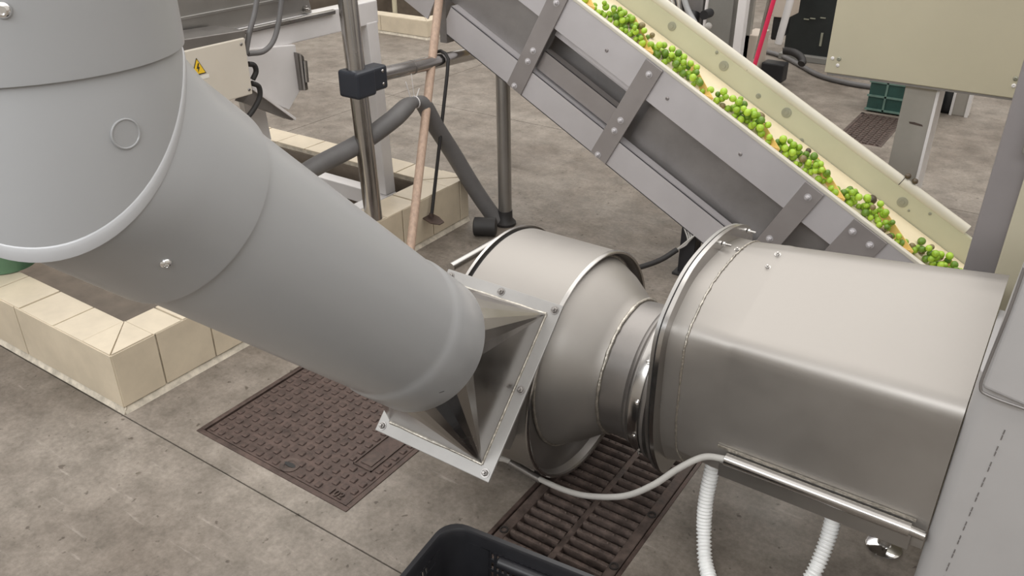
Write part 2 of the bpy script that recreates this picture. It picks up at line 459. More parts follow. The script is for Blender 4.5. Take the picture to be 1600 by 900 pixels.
def ring_p(a, r, n=96):
    e2 = Vec((0, .70711, .70711))
    return [PA + u45 * a + Vec((1, 0, 0)) * (r * math.cos(t)) + e2 * (r * math.sin(t)) for t in [2 * PI * k / n for k in range(n)]]


MB().loft([ring_v(1.368, .169), ring_v(1.3605, .171), ring_b(.006, .171)], True, True).build('bend_upper_half', 'pvc_grey', duct, smooth=40)
MB().loft([ring_b(.009, .1705), ring_b(.008, .1725), ring_b(.003, .1732), ring_b(-.004, .1732), ring_b(-.009, .1725), ring_b(-.010, .1695)], True, True).build('weld_band', 'pvc_light', duct, smooth=60)
MB().loft([ring_b(-.004, .171), ring_p(1.10, .167), ring_p(1.00, .1665), ring_p(.992, .1655), ring_p(.990, .1585)], True, True).build('bend_lower_half', 'pvc_grey', duct, smooth=35)
MB().lathe([(1.02, .1575), (.40, .1575), (.388, .1578), (.378, .1603), (.366, .1628), (.35, .163), (.245, .163), (.238, .160)], PA, u45, 96).build('lower_pipe', 'pvc_grey', duct, smooth=40)


def on_cyl(px, py, ax, u, r):
    ray = fw + rt * ((px - 800) / F) + dn * ((py - 450) / F); w_ = C0 - ax
    a = ray - u * ray.dot(u); b = w_ - u * w_.dot(u)
    A, B, D = a.dot(a), 2 * a.dot(b), b.dot(b) - r * r
    t = (-B - math.sqrt(max(B * B - 4 * A * D, 0))) / 2 / A
    p = C0 + ray * t; n = p - ax; n -= u * n.dot(u)
    return p, n.normalized()


p, n = on_cyl(196, 209, VA, vz, .171)
MB().lathe([(-.002, .0185), (.0012, .0185), (.0018, .0178), (.0018, .0168), (.0006, .016), (.0006, 1e-4)], p, n, 36).build('plug_disc', 'pvc_grey', duct, smooth=30)
p, n = on_cyl(259, 411, PA, u45, .1668); screw(p, n, duct, .0085, 'chrome')
p, n = on_cyl(3, 15, VA, vz, .176); screw(p, n, duct, .0095, 'chrome')
p, n = on_cyl(690, 612, PA, u45, .162); MB().box((-.006, -.0012, -.001), (.006, .0012, .001), Matrix.Translation(p) @ n.to_track_quat('Z', 'Y').to_matrix().to_4x4()).build('slot_mark', 'black_print', duct)

# ------------------------------------------------------------------ centrifugal fan
FY, FZ, FR = 1.689, .335, .316
fan = thing('centrifugal_fan', (-1.0, FY, 0), 'stainless steel centrifugal fan with cone inlet, bolted to the grey duct', 'fan')


def scroll(r, lim, n=96):
    pts = []
    for k in range(n):
        t = 2 * PI * k / n; y, z = FY + r * math.cos(t), FZ + r * math.sin(t)
        d = (y - z - lim)
        if d < 0: y -= d / 2; z += d / 2
        pts.append((y, z))
    return pts


def xring(X, pts): return [Vec((X, y, z)) for y, z in pts]


LIM = .90
PLATE = []
MB().loft([xring(-1.148, scroll(FR, LIM)), xring(-.885, scroll(FR, LIM))], True, False).build('scroll_casing', 'steel', fan, smooth=25)
sc = MB()
sc.loft([xring(-.886, scroll(FR + .0005, LIM)), xring(-.885, scroll(FR + .004, LIM)), xring(-.878, scroll(FR + .004, LIM)), xring(-.875, scroll(FR + .001, LIM)), xring(-.877, scroll(FR - .004, LIM)), xring(-.884, scroll(FR - .005, LIM))], False, False)
sc.build('front_rim', 'steel_bright', fan, smooth=60)
MB().loft([xring(-.884, scroll(FR - .005, LIM)), xring(-.903, scroll(FR - .012, LIM))], False, True).build('front_plate', 'steel_dark', fan, smooth=40)
sc = MB(); sc.loft([xring(-1.165, scroll(FR - .01, LIM)), xring(-1.165, scroll(FR + .006, LIM)), xring(-1.157, scroll(FR + .006, LIM)), xring(-1.157, scroll(FR - .01, LIM))], True, True)
sc.build('back_rim', 'steel_bright', fan, smooth=30)
MB().loft([xring(-1.159, scroll(FR - .006, LIM)), xring(-1.147, scroll(FR - .006, LIM))], True, True).build('back_gasket', 'black_rubber', fan)
# throat between scroll and plate, outlet plate, square-to-round transition
nP = Vec((0, .70711, -.70711)); e1 = Vec((1, 0, 0)); e2 = Vec((0, .70711, .70711))
W2, H2 = .180, .2325
PC = PA.copy()


def pl(a, b, c=0): return PC + e1 * a + e2 * b + nP * c


MB().loft([[pl(-.07, -.15, .003), pl(.155, -.15, .003), pl(.155, .18, .003), pl(-.07, .18, .003)], [pl(-.065, -.14, .16), pl(.12, -.14, .16), pl(.12, .17, .16), pl(-.065, .17, .16)]]).build('outlet_throat', 'steel', fan)
PLATE.append(bpy.context.scene.collection.objects[-1])
pb = MB()
o_ = [(-W2, -H2), (W2, -H2), (W2, H2), (-W2, H2)]; i_ = [(-.142, -.195), (.142, -.195), (.142, .195), (-.142, .195)]
pb.loft([[pl(a, b, -.003) for a, b in o_], [pl(a, b, .004) for a, b in o_], [pl(a, b, .004) for a, b in i_], [pl(a, b, -.003) for a, b in i_], [pl(a, b, -.003) for a, b in o_]], False, False)
bmesh.ops.remove_doubles(pb.b, verts=pb.b.verts, dist=1e-6)
PLATE.append(pb.build('outlet_plate', 'steel_plate', fan, bevel=.0015))
# transition: faceted sheets from rectangle corners to the round spigot
nr = 32; rr_ = .1545
circ = []
for k in range(nr):
    t = 2 * PI * (k + .5) / nr; circ.append(pl(rr_ * math.cos(t), rr_ * math.sin(t), -.24))
cor = [(.146, .199), (-.146, .199), (-.146, -.199), (.146, -.199)]
tv = [pl(a, b, -.002) for a, b in cor] + circ; tf = []
q4 = nr // 4
for c in range(4):
    for k in range(q4 - 1): tf.append((c, 4 + c * q4 + k, 4 + c * q4 + k + 1))
    nxt = (c + 1) % 4; last = 4 + c * q4 + q4 - 1; fst = 4 + (nxt * q4)
    tf.append((c, last, fst, nxt))
PLATE.append(MB().faces(tv, tf).build('square_to_round_transition', 'steel_bright', fan, smooth=9))
wb = MB()
for a, b in zip(cor, cor[1:] + cor[:1]): wb.tube([pl(a[0] + (b[0] - a[0]) * t / 8, a[1] + (b[1] - a[1]) * t / 8 + random.uniform(-.001, .001), -.004) for t in range(9)], .0035, 6)
PLATE.append(wb.build('weld_bead', 'weld', fan, smooth=60))
for a, b in ((.163, .215), (.163, 0), (.163, -.215), (-.163, -.215), (-.163, .215), (-.163, .0), (0, .217)):
    PLATE.append(bolt(pl(a, b, -.003), -nP, fan, .0078, 'steel_dark'))
# the duct and its plate were measured at a 315 mm pipe; the pipe is 300 mm and stands that much nearer
TM = Matrix.Translation(C0) @ Matrix.Scale(.95, 4) @ Matrix.Translation(-C0)
for o in PLATE + list(duct.children): o.data.transform(TM)
# inlet cone, collar and clamp rings around the fan axis
CY, CZ = 1.692, .372
ca = Vec((0, CY, CZ)); ax = Vec((1, 0, 0))
MB().lathe([(-.905, .264), (-.895, .263), (-.888, .260), (-.880, .255), (-.868, .248), (-.845, .236), (-.79, .195), (-.772, .183), (-.765, .181)], ca, ax, 96).build('inlet_cone', 'steel', fan, smooth=40)
wv = MB(); n_ = 72
for X_, R_, rr in ((-.8985, .265, .004), (-.766, .1825, .005)):
    wv.tube([Vec((X_ + random.uniform(-.0007, .0007), CY + R_ * math.cos(2 * PI * k / n_), CZ + R_ * math.sin(2 * PI * k / n_))) for k in range(n_ + 1)], [rr * random.uniform(.75, 1.2) for k in range(n_ + 1)], 6)
wv.build('weld_bead', 'weld', fan, smooth=60)
MB().lathe([(-.765, .180), (-.70, .181), (-.695, .186), (-.688, .187), (-.684, .183), (-.676, .183)], ca, ax, 96).build('inlet_collar', 'steel_dark', fan, smooth=40)
MB().lathe([(-.677, .192), (-.675, .197), (-.655, .199), (-.650, .197), (-.649, .188)], ca, ax, 96).build('clamp_ring', 'steel_bright', fan, smooth=40)
MB().lathe([(-.655, .190), (-.642, .190), (-.640, .205), (-.632, .206), (-.630, .190), (-.612, .190)], ca, ax, 96).build('counter_flange', 'steel_dark', fan, smooth=40)
for t in (-2.9, -2.45, -2.05, -1.6, 2.9, 2.4, 1.9):
    bolt(ca + Vec((-.655, .198 * math.cos(t), .198 * math.sin(t))), (.2, math.cos(t), math.sin(t)), fan, .006, 'chrome', washer=False)
# motor, base frame
MB().lathe([(-1.16, .10), (-1.19, .10), (-1.20, .075), (-1.40, .075), (-1.41, .06), (-1.42, .03)], Vec((0, FY, FZ)), ax, 32).build('motor', 'steel_dark', fan, smooth=40)
bf = MB()
bf.tube([(-1.17, 1.55, .03), (-.96, 1.55, .03)], .017, 16); bf.tube([(-1.4, 1.86, .022), (-.96, 1.86, .022)], .02, 16)
bf.box((-1.30, 1.53, 0), (-1.26, 1.90, .04))
bf.build('base_rail', 'steel_dark', fan, smooth=40)
MB().box((-1.30, 1.62, .04), (-1.20, 1.76, .265)).build('motor_pedestal', 'steel_dark', fan, bevel=.003)
MB().tube([at(704, 418, 0, -1.27), at(778, 376, 0, -1.27)], .013, 14).build('brace_tube', 'steel_bright', fan, smooth=40)
p0 = at(797, 722, 1, 1.50); p1 = at(845, 750, 1, 1.50)
dd = (p1 - p0).normalized(); sd = MB()
sd.tube([p0 - dd * .0, p1], .0105, 16); sd.build('conduit_tube', 'steel_dark', fan, smooth=40)
MB().tube([p0 + Vec((-.055, -.005, -.008)), p0 + Vec((-.02, 0, .002)), p0 + Vec((.003, -.0, .003))], .0085, 12).build('cable_stub', 'cable_light', fan, smooth=40)

# ------------------------------------------------------------------ duct box with flange (right)
BX = thing('steel_duct_box', (-.3, 1.69, .31), 'long brushed stainless steel duct box with bolted round flange beside the fan', 'duct box')
flp = [(2.010, .640), (1.974, .705), (1.892, .747), (1.756, .770), (1.603, .755), (1.503, .700), (1.457, .640), (1.446, .536), (1.452, .40), (1.487, .290), (1.553, .196), (1.64, .185), (1.80, .187), (1.92, .215), (1.99, .31), (2.018, .45), (2.022, .56)]


def closed_spline(P, n):
    m_ = len(P); out = []
    for i in range(n):
        s = i * m_ / n; k = int(s); t = s - k
        a, b, c, d = [Vec((*P[(k + j) % m_], 0)) for j in (-1, 0, 1, 2)]
        v = .5 * ((2 * b) + (c - a) * t + (2 * a - 5 * b + 4 * c - d) * t * t + (3 * b - a - 3 * c + d) * t ** 3); out.append((v.x, v.y))
    return out


NS = 96
fo = closed_spline(flp, NS); cy_, cz_ = 1.735, .478


def inset(P, d):
    out = []
    for y, z in P:
        L_ = math.hypot(y - cy_, z - cz_); k = (L_ - d) / L_; out.append((cy_ + (y - cy_) * k, cz_ + (z - cz_) * k))
    return out


def flange(name, xa, xb, m, d=0, parent=BX):
    q = MB(); q.loft([xring(xa, inset(fo, d + .045)), xring(xa, inset(fo, d)), xring(xb, inset(fo, d)), xring(xb, inset(fo, d + .045))], False, False)
    return q.build(name, m, parent, smooth=40)


flange('fan_side_flange', -.612, -.604, 'steel_brushed', .002)
flange('gasket', -.604, -.600, 'black_rubber', .004)
flange('flange', -.600, -.590, 'steel_bright')
MB().loft([xring(-.611, inset(fo, .04)), xring(-.609, inset(fo, .04))]).build('flange_face_plate', 'steel_dark', BX)
# main body section (Y, Z)
bs = [(1.505, .312), (1.5, .40), (1.5, .52), (1.5, .622), (1.502, .638), (1.509, .650), (1.522, .659), (1.56, .670), (1.64, .694), (1.72, .717), (1.78, .733), (1.82, .740), (1.86, .738), (1.90, .72), (1.93, .69), (1.94, .65), (1.94, .5), (1.94, .40), (1.935, .312), (1.86, .305), (1.75, .305), (1.62, .305)]


def resample(P, n):
    """resample a closed polygon by angle about its centre so that lofts pair up"""
    out = []
    for k in range(n):
        t = 2 * PI * k / n + .0003; d = (math.cos(t), math.sin(t)); best = 0
        for (a, b) in zip(P, P[1:] + P[:1]):
            ax_, az_ = a[0] - cy_, a[1] - cz_; ex, ez = b[0] - a[0], b[1] - a[1]
            den = d[0] * ez - d[1] * ex
            if abs(den) < 1e-9: continue
            s = (ax_ * ez - az_ * ex) / den; v = (ax_ * d[1] - az_ * d[0]) / den
            if s > 0 and -1e-6 <= v <= 1 + 1e-6: best = max(best, s)
        out.append((cy_ + d[0] * best, cz_ + d[1] * best))
    return out


NB = 240
neck = resample(inset(fo, .036), NB); body = resample(bs, NB)
bodyR = resample([(y, z + (.055 * max(0, (z - .62)) / .12)) for y, z in bs], NB)


def lerp(A, B, t): return [(a[0] + (b[0] - a[0]) * t, a[1] + (b[1] - a[1]) * t) for a, b in zip(A, B)]


q = MB()
q.loft([xring(-.592, neck), xring(-.552, lerp(neck, body, .12)), xring(-.545, lerp(neck, body, .16)), xring(-.46, body), xring(-.45, body), xring(-.23, lerp(body, bodyR, .5)), xring(-.006, bodyR)])
q.build('body', 'steel', BX, smooth=22)
wv = MB(); P_ = lerp(neck, body, .13)
wv.tube([Vec((-.550 + random.uniform(-.0008, .0008), cy_ + (P_[k % NB][0] - cy_) * 1.003, cz_ + (P_[k % NB][1] - cz_) * 1.003)) for k in range(NB + 1)], [.0028 * random.uniform(.7, 1.2) for k in range(NB + 1)], 6)
wv.build('weld_bead', 'weld', BX, smooth=60)
# folded lower lip and side tube
MB().box((-.44, 1.494, .306), (-.03, 1.5, .345)).build('lower_lip', 'steel_brushed', BX, bevel=.001)
MB().tube([(-.424, 1.484, .368), (-.035, 1.484, .368)], .0145, 24).build('side_tube', 'steel_bright', BX, smooth=40)
MB().tube([(-.036, 1.484, .368), (-.007, 1.484, .366)], .0105, 20).build('side_tube_spigot', 'steel_bright', BX, smooth=40)
MB().box((-.45, 1.495, .382), (-.03, 1.4995, .388)).build('tube_seam', 'weld', BX)
for px, py in ((1152, 391), (1140, 408), (1215, 398), (1199, 418)):
    # roof point: march the ray down onto the roof section
    best = None
    for k in range(400):
        Y_ = 1.52 + k * .001; P1 = at(px, py, 1, Y_)
        t_ = min(max((P1.x + .46) / .44, 0), 1)
        zz = None
        for a, b in zip(bs[5:12], bs[6:13]):
            if a[0] <= Y_ <= b[0]: zz = a[1] + (b[1] - a[1]) * (Y_ - a[0]) / (b[0] - a[0]); zz += t_ * .055 * max(0, (zz - .62)) / .12
        if zz is not None and P1.z <= zz: best = P1; break
    if best: bolt(best, (0, -.3, .95), BX, .0052, 'steel_bright', name='roof_bolt')
for px, py in ((1169, 361), (1130, 381), (1072, 470), (1069, 488), (1043, 600), (1040, 680)):
    p = at(px, py, 0, -.588); bolt(p, (1, 0, 0), BX, .0058, 'chrome', name='flange_bolt', washer=False)
    MB().lathe([(0, .003), (.02, .003)], p, (1, 0, 0), 8).build('stud_end', 'steel_bright', BX)
lf = thing('levelling_foot', (-.089, 1.824, 0), 'chrome levelling foot standing on the floor under the duct box', 'machine foot')
MB().lathe([(0, .042), (.006, .044), (.010, .040), (.016, .018), (.05, .016)], (-.089, 1.824, 0), vz, 32).build('foot_pad', 'chrome', lf, smooth=40)
MB().lathe([(.03, .009), (.304, .009)], (-.089, 1.824, 0), vz, 14).build('stem', 'steel_bright', lf, smooth=40)

# cable from side tube to fan conduit
cp = [(-.42, 1.484, .368), at(1100, 714, 1, 1.484), at(1060, 732, 1, 1.46), at(1020, 758, 1, 1.44), at(975, 775, 1, 1.44), at(920, 775, 1, 1.46), at(880, 765, 1, 1.48), p1 - dd * .01]
tag(MB().tube(spline(cp, 10), .0078, 14).build('power_cable', 'cable_light', smooth=60), 'light grey cable sagging from duct box tube to the fan conduit', 'cable')
# white corrugated hose loop
hp = spline([(-.478, 1.60, .325), (-.480, 1.58, .24), (-.478, 1.56, .15), (-.462, 1.535, .07), (-.425, 1.48, .021), (-.34, 1.385, .020), (-.240, 1.44, .021), (-.205, 1.545, .065), (-.195, 1.60, .14), (-.196, 1.625, .22), (-.20, 1.64, .325)], 24)
fine = []
for a, b in zip(hp[:-1], hp[1:]):
    m_ = max(2, int((b - a).length / .0022)); fine += [a + (b - a) * (k / m_) for k in range(m_)]
acc = 0; rad = []
for k, p in enumerate(fine):
    if k: acc += (p - fine[k - 1]).length
    rad.append(0.0168 + .0026 * math.sin(acc / .0095 * 2 * PI))
tag(MB().tube(fine, rad, 16).build('corrugated_hose', 'hose_white', smooth=80), 'white corrugated hose hanging in a loop under the duct box', 'hose')

# ------------------------------------------------------------------ big steel machine at the right edge
mc = thing('steel_machine', (.3, 1.7, 0), 'tall stainless steel machine at the right end of the duct box', 'machine')
q = MB()   # lower skirt with a large-radius corner
arc = [(-.004 + .03 * (1 - math.cos(t)), 1.48 + .03 * (1 - math.sin(t))) for t in [PI / 2 * k / 10 for k in range(11)]]
pts = [(-.004, 1.76)] + arc + [(.6, 1.48), (.6, 1.76)]
q.prism([(x, y, .0) for x, y in pts], (0, 0, .757)); q.build('lower_panel', 'steel_satin', mc, smooth=30)
a = at(1570, 672, 1, 1.479); b = at(1475, 900, 1, 1.479); d_ = b - a
sd = MB()
for k in range(46):
    if k % 3 == 2: continue
    s0 = a + d_ * (k / 30.0); s1 = a + d_ * ((k + .8) / 30.0); sd.tube([s0, s1], .0011, 5)
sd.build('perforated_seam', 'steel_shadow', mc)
q = MB(); ua = [at(*p, 1, 1.45) for p in ((1532, 606), (1601, 425), (1700, 480), (1700, 680))]
q.prism(ua, (0, .30, 0)); q.build('upper_panel', 'steel_satin', mc, bevel=.008, seg=3)
wq = MB(); wq.tube(spline([at(1601, 418, 1, 1.447), at(1575, 490, 1, 1.447), at(1545, 565, 1, 1.447), at(1532, 604, 1, 1.447), at(1545, 618, 1, 1.447), at(1605, 640, 1, 1.447)], 5), .0028, 8)
wq.build('panel_gasket', 'steel_shadow', mc, smooth=60)
YC = 2.05
colp = [at(1500, 424, 1, YC), at(1560, 240, 1, YC), at(1600, 60, 1, YC), at(1660, 60, 1, YC), at(1580, 240, 1, YC), at(1552, 436, 1, YC)]
cl_ = at(1505, 420, 1, YC)
MB().box((cl_.x, YC, 0), (cl_.x + .085, YC + .5, 1.9)).build('column', 'steel_column', mc, bevel=.004)
pw = at(1556, 420, 1, YC - .03)
MB().box((pw.x + .0, YC - .03, .0), (pw.x + .5, YC - .01, at(1590, 240, 1, YC - .03).z)).build('window_panel', 'cabinet_beige', mc, bevel=.003)
zt = at(1590, 240, 1, YC - .05).z
MB().box((pw.x - .018, YC - .06, zt), (pw.x + .030, YC - .0, 1.9)).build('door_post', 'steel_brushed', mc, bevel=.006)
MB().box((pw.x + .036, YC - .05, zt), (pw.x + .5, YC - .0, 1.9)).build('door_panel', 'steel_brushed', mc, bevel=.003)

# ------------------------------------------------------------------ black crate at the bottom edge
ck = thing('harvest_crate', (-.6, .85, 0), 'black plastic slotted crate standing on the floor beside the drain grate', 'crate')
M_ = Matrix.Translation((-.885, 1.062, 0)) @ Matrix.Rotation(math.radians(6), 4, 'Z')
CL, CW, CH = .58, .38, .28


def rrect(x0, x1, y0, y1, r, z, n=6):
    out = []
    for cx, cy, a0 in ((x1 - r, y1 - r, 0), (x0 + r, y1 - r, PI / 2), (x0 + r, y0 + r, PI), (x1 - r, y0 + r, 1.5 * PI)):
        for k in range(n + 1):
            t = a0 + PI / 2 * k / n; out.append(M_ @ Vec((cx + r * math.cos(t), cy + r * math.sin(t), z)))
    return out


q = MB(); f_ = .022
def rr(o, z, r=.05): return rrect(o, CL - o, -CW + o, -o, r, z)
# corner and solid parts of the shell are lofted, slotted fields are bars
q.loft([rr(.0, CH - .012), rr(-.004, CH - .006), rr(0, CH), rr(.010, CH), rr(.013, CH - .006), rr(.013, CH - .04), rr(.008, CH - .04), rr(.006, CH - .012), rr(.0, CH - .012)], False, False)
q.build('rim', 'black_plastic', ck, smooth=40)
q = MB(); q.loft([rr(.03, 0), rr(.03, .008)], True, True); q.loft([rr(.026, 0), rr(.022, .05), rr(.026, .05), rr(.032, .0)], False, False); q.build('base', 'black_plastic', ck, smooth=40)
q = MB()
def wall_bars(p0, p1, inward):
    """vertical bars and cross rails between base and rim along one side"""
    p0, p1 = Vec(p0), Vec(p1); L_ = (p1 - p0).length; d = (p1 - p0) / L_; n = int(L_ / .0125)
    for k in range(n + 1):
        c = p0 + d * (L_ * k / n); wdt = .0032
        if k in (0, n): wdt = .012
        lo0 = c + Vec(inward) * .024; hi0 = c + Vec(inward) * .010
        vs = []
        for base, z in ((lo0, .045), (hi0, CH - .034)):
            for s1, s2 in ((-1, 0), (1, 0), (1, 1), (-1, 1)): vs.append(M_ @ (base + d * wdt * s1 + Vec(inward) * (.004 * s2) + Vec((0, 0, z))))
        q.faces(vs, [(3, 2, 1, 0), (4, 5, 6, 7), (0, 1, 5, 4), (1, 2, 6, 5), (2, 3, 7, 6), (3, 0, 4, 7)])
    for z in (.075, .105, .135, .165, .195, .222):
        t = (z - .045) / (CH - .079); o = .024 + (.010 - .024) * t
        a = p0 + Vec(inward) * o + Vec((0, 0, z)); b = p1 + Vec(inward) * o + Vec((0, 0, z)); h_ = .004
        vs = [M_ @ (e + Vec(inward) * (.004 * s2) + Vec((0, 0, s3 * h_))) for e in (a, b) for s2, s3 in ((0, -1), (1, -1), (1, 1), (0, 1))]
        q.faces(vs, [(3, 2, 1, 0), (4, 5, 6, 7), (0, 1, 5, 4), (1, 2, 6, 5), (2, 3, 7, 6), (3, 0, 4, 7)])
wall_bars((.10, 0, 0), (CL - .10, 0, 0), (0, -1, 0)); wall_bars((0, -.08, 0), (0, -CW + .08, 0), (1, 0, 0)); wall_bars((CL, -.08, 0), (CL, -CW + .08, 0), (-1, 0, 0)); wall_bars((.10, -CW, 0), (CL - .10, -CW, 0), (0, 1, 0))
q.build('slotted_wall', 'black_plastic', ck)
for sgx, sgy, cx, cy in ((-1, 1, 0, 0), (1, 1, CL, 0), (-1, -1, 0, -CW), (1, -1, CL, -CW)):
    # solid rounded corner sheet
    lo, hi = [], []
    for k in range(13):
        t = PI / 2 * k / 12; r = .05
        for lst, o, z in ((lo, .024, .045), (hi, .010, CH - .034)):
            ox = cx - sgx * (o + r) + sgx * r * math.cos(t); oy = cy - sgy * (o + r) + sgy * r * math.sin(t)
            lst.append(Vec((ox, oy, z)))
    lo = [Vec((lo[0].x, cy - sgy * .11, .045))] + lo + [Vec((cx - sgx * .11, lo[-1].y, .045))]
    hi = [Vec((hi[0].x, cy - sgy * .11, CH - .034))] + hi + [Vec((cx - sgx * .11, hi[-1].y, CH - .034))]
    cen = Vec((cx - sgx * .12, cy - sgy * .12, 0))
    def inn(P): return [p + ((cen - Vec((p.x, p.y, 0))).normalized() * .004) for p in P]
    A, B = [M_ @ p for p in lo], [M_ @ p for p in hi]; A2, B2 = [M_ @ p for p in inn(lo)], [M_ @ p for p in inn(hi)]
    MB().loft([A, B, B2, A2, A], False, False, closed=False).build('corner', 'black_plastic', ck, smooth=40)
def grip(c0, c1):
    hb = MB(); P = [M_ @ (Vec(c0) + (Vec(c1) - Vec(c0)) * t) for t in (0, .03, .97, 1)]
    hb.tube(P, [.008, .013, .013, .008], 10); hb.build('handle', 'black_plastic', ck, smooth=40)
grip((.135, -.022, CH - .045), (.30, -.022, CH - .045))

# ------------------------------------------------------------------ inclined belt conveyor
TH = math.radians(27.95); CO = Vec((-1.319, 2.9, .855)); U_ = Vec((math.cos(TH), 0, -math.sin(TH))); V_ = Vec((math.sin(TH), 0, math.cos(TH)))


def cv(s, y, v): return CO + U_ * s + V_ * v + Vec((0, y, 0))


def cbox(mb, s0, s1, y0, y1, v0, v1):
    return mb.faces([cv(s0, y0, v0), cv(s1, y0, v0), cv(s1, y1, v0), cv(s0, y1, v0), cv(s0, y0, v1), cv(s1, y0, v1), cv(s1, y1, v1), cv(s0, y1, v1)],
                    [(3, 2, 1, 0), (4, 5, 6, 7), (0, 1, 5, 4), (1, 2, 6, 5), (2, 3, 7, 6), (3, 0, 4, 7)])


cvr = thing('belt_conveyor', (-1.3, 3.15, 0), 'inclined steel belt conveyor with cream belt and pale side guide carrying green olives', 'conveyor')
q = MB(); cbox(q, -1.7, 1.30, .003, .012, -.142, -.004); cbox(q, -1.7, 1.30, .003, .028, -.146, -.140); q.build('side_plate', 'steel_frame', cvr, bevel=.001)
q = MB(); cbox(q, -1.7, 1.30, .0, .022, -.008, .006); q.build('near_guide_edge', 'guide_top', cvr, bevel=.003)
q = MB(); cbox(q, -1.7, -.97, .002, .010, -.475, -.352); cbox(q, -1.7, -.97, .002, .05, -.358, -.352); cbox(q, -.885, .80, .002, .010, -.475, -.352); cbox(q, -.885, .80, .002, .05, -.358, -.352); cbox(q, -.885, .80, .002, .05, -.475, -.470)
q.build('lower_rail', 'steel_frame', cvr, bevel=.001)
lb_ = at(692, 22, 1, 2.9); MB().box((lb_.x - .022, 2.90, .80), (lb_.x + .016, 2.96, 1.15)).build('leg_bracket', 'steel_shadow', cvr, bevel=.002)
q = MB(); cbox(q, -.42, -.02, .022, .030, -.340, -.253); cbox(q, -.42, -.02, .022, .06, -.259, -.253); q.build('middle_rail', 'steel_bracket', cvr, bevel=.001)
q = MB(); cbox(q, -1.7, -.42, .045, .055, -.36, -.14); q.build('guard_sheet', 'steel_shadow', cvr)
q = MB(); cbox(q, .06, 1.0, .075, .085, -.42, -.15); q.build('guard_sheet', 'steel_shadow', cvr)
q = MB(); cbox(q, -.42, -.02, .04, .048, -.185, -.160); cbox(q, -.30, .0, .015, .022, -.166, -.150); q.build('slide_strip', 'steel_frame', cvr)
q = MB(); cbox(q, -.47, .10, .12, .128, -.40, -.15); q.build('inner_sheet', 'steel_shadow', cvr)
for (sa, sb_, va, vb, bolts) in ((-.498, -.419, -.470, -.010, ((-.455, -.052), (-.455, -.274), (-.455, -.326), (-.462, -.455))), (-.030, .050, -.470, -.010, ((.012, -.052), (.010, -.274), (.010, -.326), (.003, -.458))), (.708, .788, -.40, -.010, ((.750, -.051), (.742, -.272), (.742, -.326))), (.918, 1.056, -.30, -.008, ((.944, -.050), (1.018, -.050), (.98, -.2)))):
    q = MB(); cbox(q, sa, sb_, -.006, .002, va, vb); q.build('cross_strap', 'steel_bracket', cvr, bevel=.001)
    for s, v in bolts: bolt(cv(s, -.006, v), (0, -1, 0), cvr, .0095, 'steel_frame')
for s, v in ((-.184, -.083), (.119, -.086), (.464, -.083), (-.75, -.084), (-1.1, -.084)): screw(cv(s, .003, v), (0, -1, 0), cvr, .008, 'steel_bracket')
# far guide wall with rounded top lip, washers
YF = .545; q = MB()
cbox(q, -1.7, 1.40, YF, YF + .02, -.18, -.03); q.build('far_guide', 'guide', cvr)
for (s0, s1) in ((-1.7, .972), (.976, 1.28)):
    q = MB(); q.loft([[cv(s, YF - .004 + .015 + .017 * math.cos(t), -.016 + .022 * math.sin(t)) for t in [2 * PI * k / 16 for k in range(16)]] for s in (s0, s1)]); q.build('guide_lip', 'guide_top', cvr, smooth=50)
for px, py, r in ((1050, 41, .019), (1131, 103, .021), (1185, 150, .011), (1229, 176, .021), (1252, 220, .011), (1410, 316, .021), (1120, 82, .007), (1168, 109, .005), (1420, 329, .005), (1453, 334, .006)):
    p = at(px, py, 1, CO.y + YF)
    MB().lathe([(-.002, r), (.0025, r), (.003, r * .9), (.003, r * .45), (.005, r * .4), (.005, 1e-4)], p, (0, -1, 0), 20).build('guide_screw', 'washer_grey', cvr, smooth=40)
VB = -.125
q = MB(); cbox(q, -1.7, 1.40, .03, YF - .004, VB - .006, VB); q.build('belt', 'belt', cvr)
q = MB(); cbox(q, -1.7, 1.25, .14, YF - .03, -.30, -.294); q.build('return_belt', 'belt', cvr)
for s in (-1.45, -.6, .3, 1.22): MB().tube([cv(s, .14, -.22), cv(s, YF - .01, -.24)], .04, 20).build('roller', 'steel_dark', cvr, smooth=40)
CL_S = (-.915, -.606, -.291, .018, .349, .660, .972, 1.285)
cleat0 = None
for s in CL_S:
    q = MB(); h_ = .034
    def arm(a, b): q.faces([cv(a[0], a[1], VB), cv(a[0] + .007, a[1], VB), cv(b[0] + .007, b[1], VB), cv(b[0], b[1], VB), cv(a[0], a[1], VB + h_), cv(a[0] + .005, a[1], VB + h_), cv(b[0] + .005, b[1], VB + h_), cv(b[0], b[1], VB + h_)], [(3, 2, 1, 0), (4, 5, 6, 7), (0, 1, 5, 4), (1, 2, 6, 5), (2, 3, 7, 6), (3, 0, 4, 7)])
    arm((s, .435), (s + .19, .27)); arm((s + .19, .27), (s, .105)); q.build('cleat', 'cleat', cvr)
# legs of the conveyor
for (tp, bt) in (((768, 105), (789, 350)), ):
    b = gx(*bt); b.y = 2.945; MB().tube([(b.x, 2.945, 0.02), (b.x - .01, 2.945, .72)], .031, 24).build('leg', 'steel_brushed', cvr, smooth=40)
    MB().lathe([(0, .05), (.012, .05), (.03, .034), (.07, .033)], (b.x, 2.945, 0), vz, 24).build('leg_foot', 'black_rubber', cvr, smooth=40)
MB().box((-1.155, 2.93, 0), (-1.09, 3.0, .28)).build('leg', 'black_plastic', cvr, bevel=.004)
MB().box((-1.17, 2.91, .0), (-1.07, 3.02, .012)).build('leg_foot', 'black_rubber', cvr, bevel=.003)
MB().box((-1.14, 3.40, 0), (-1.09, 3.45, .30)).build('leg', 'steel_dark', cvr, bevel=.003)

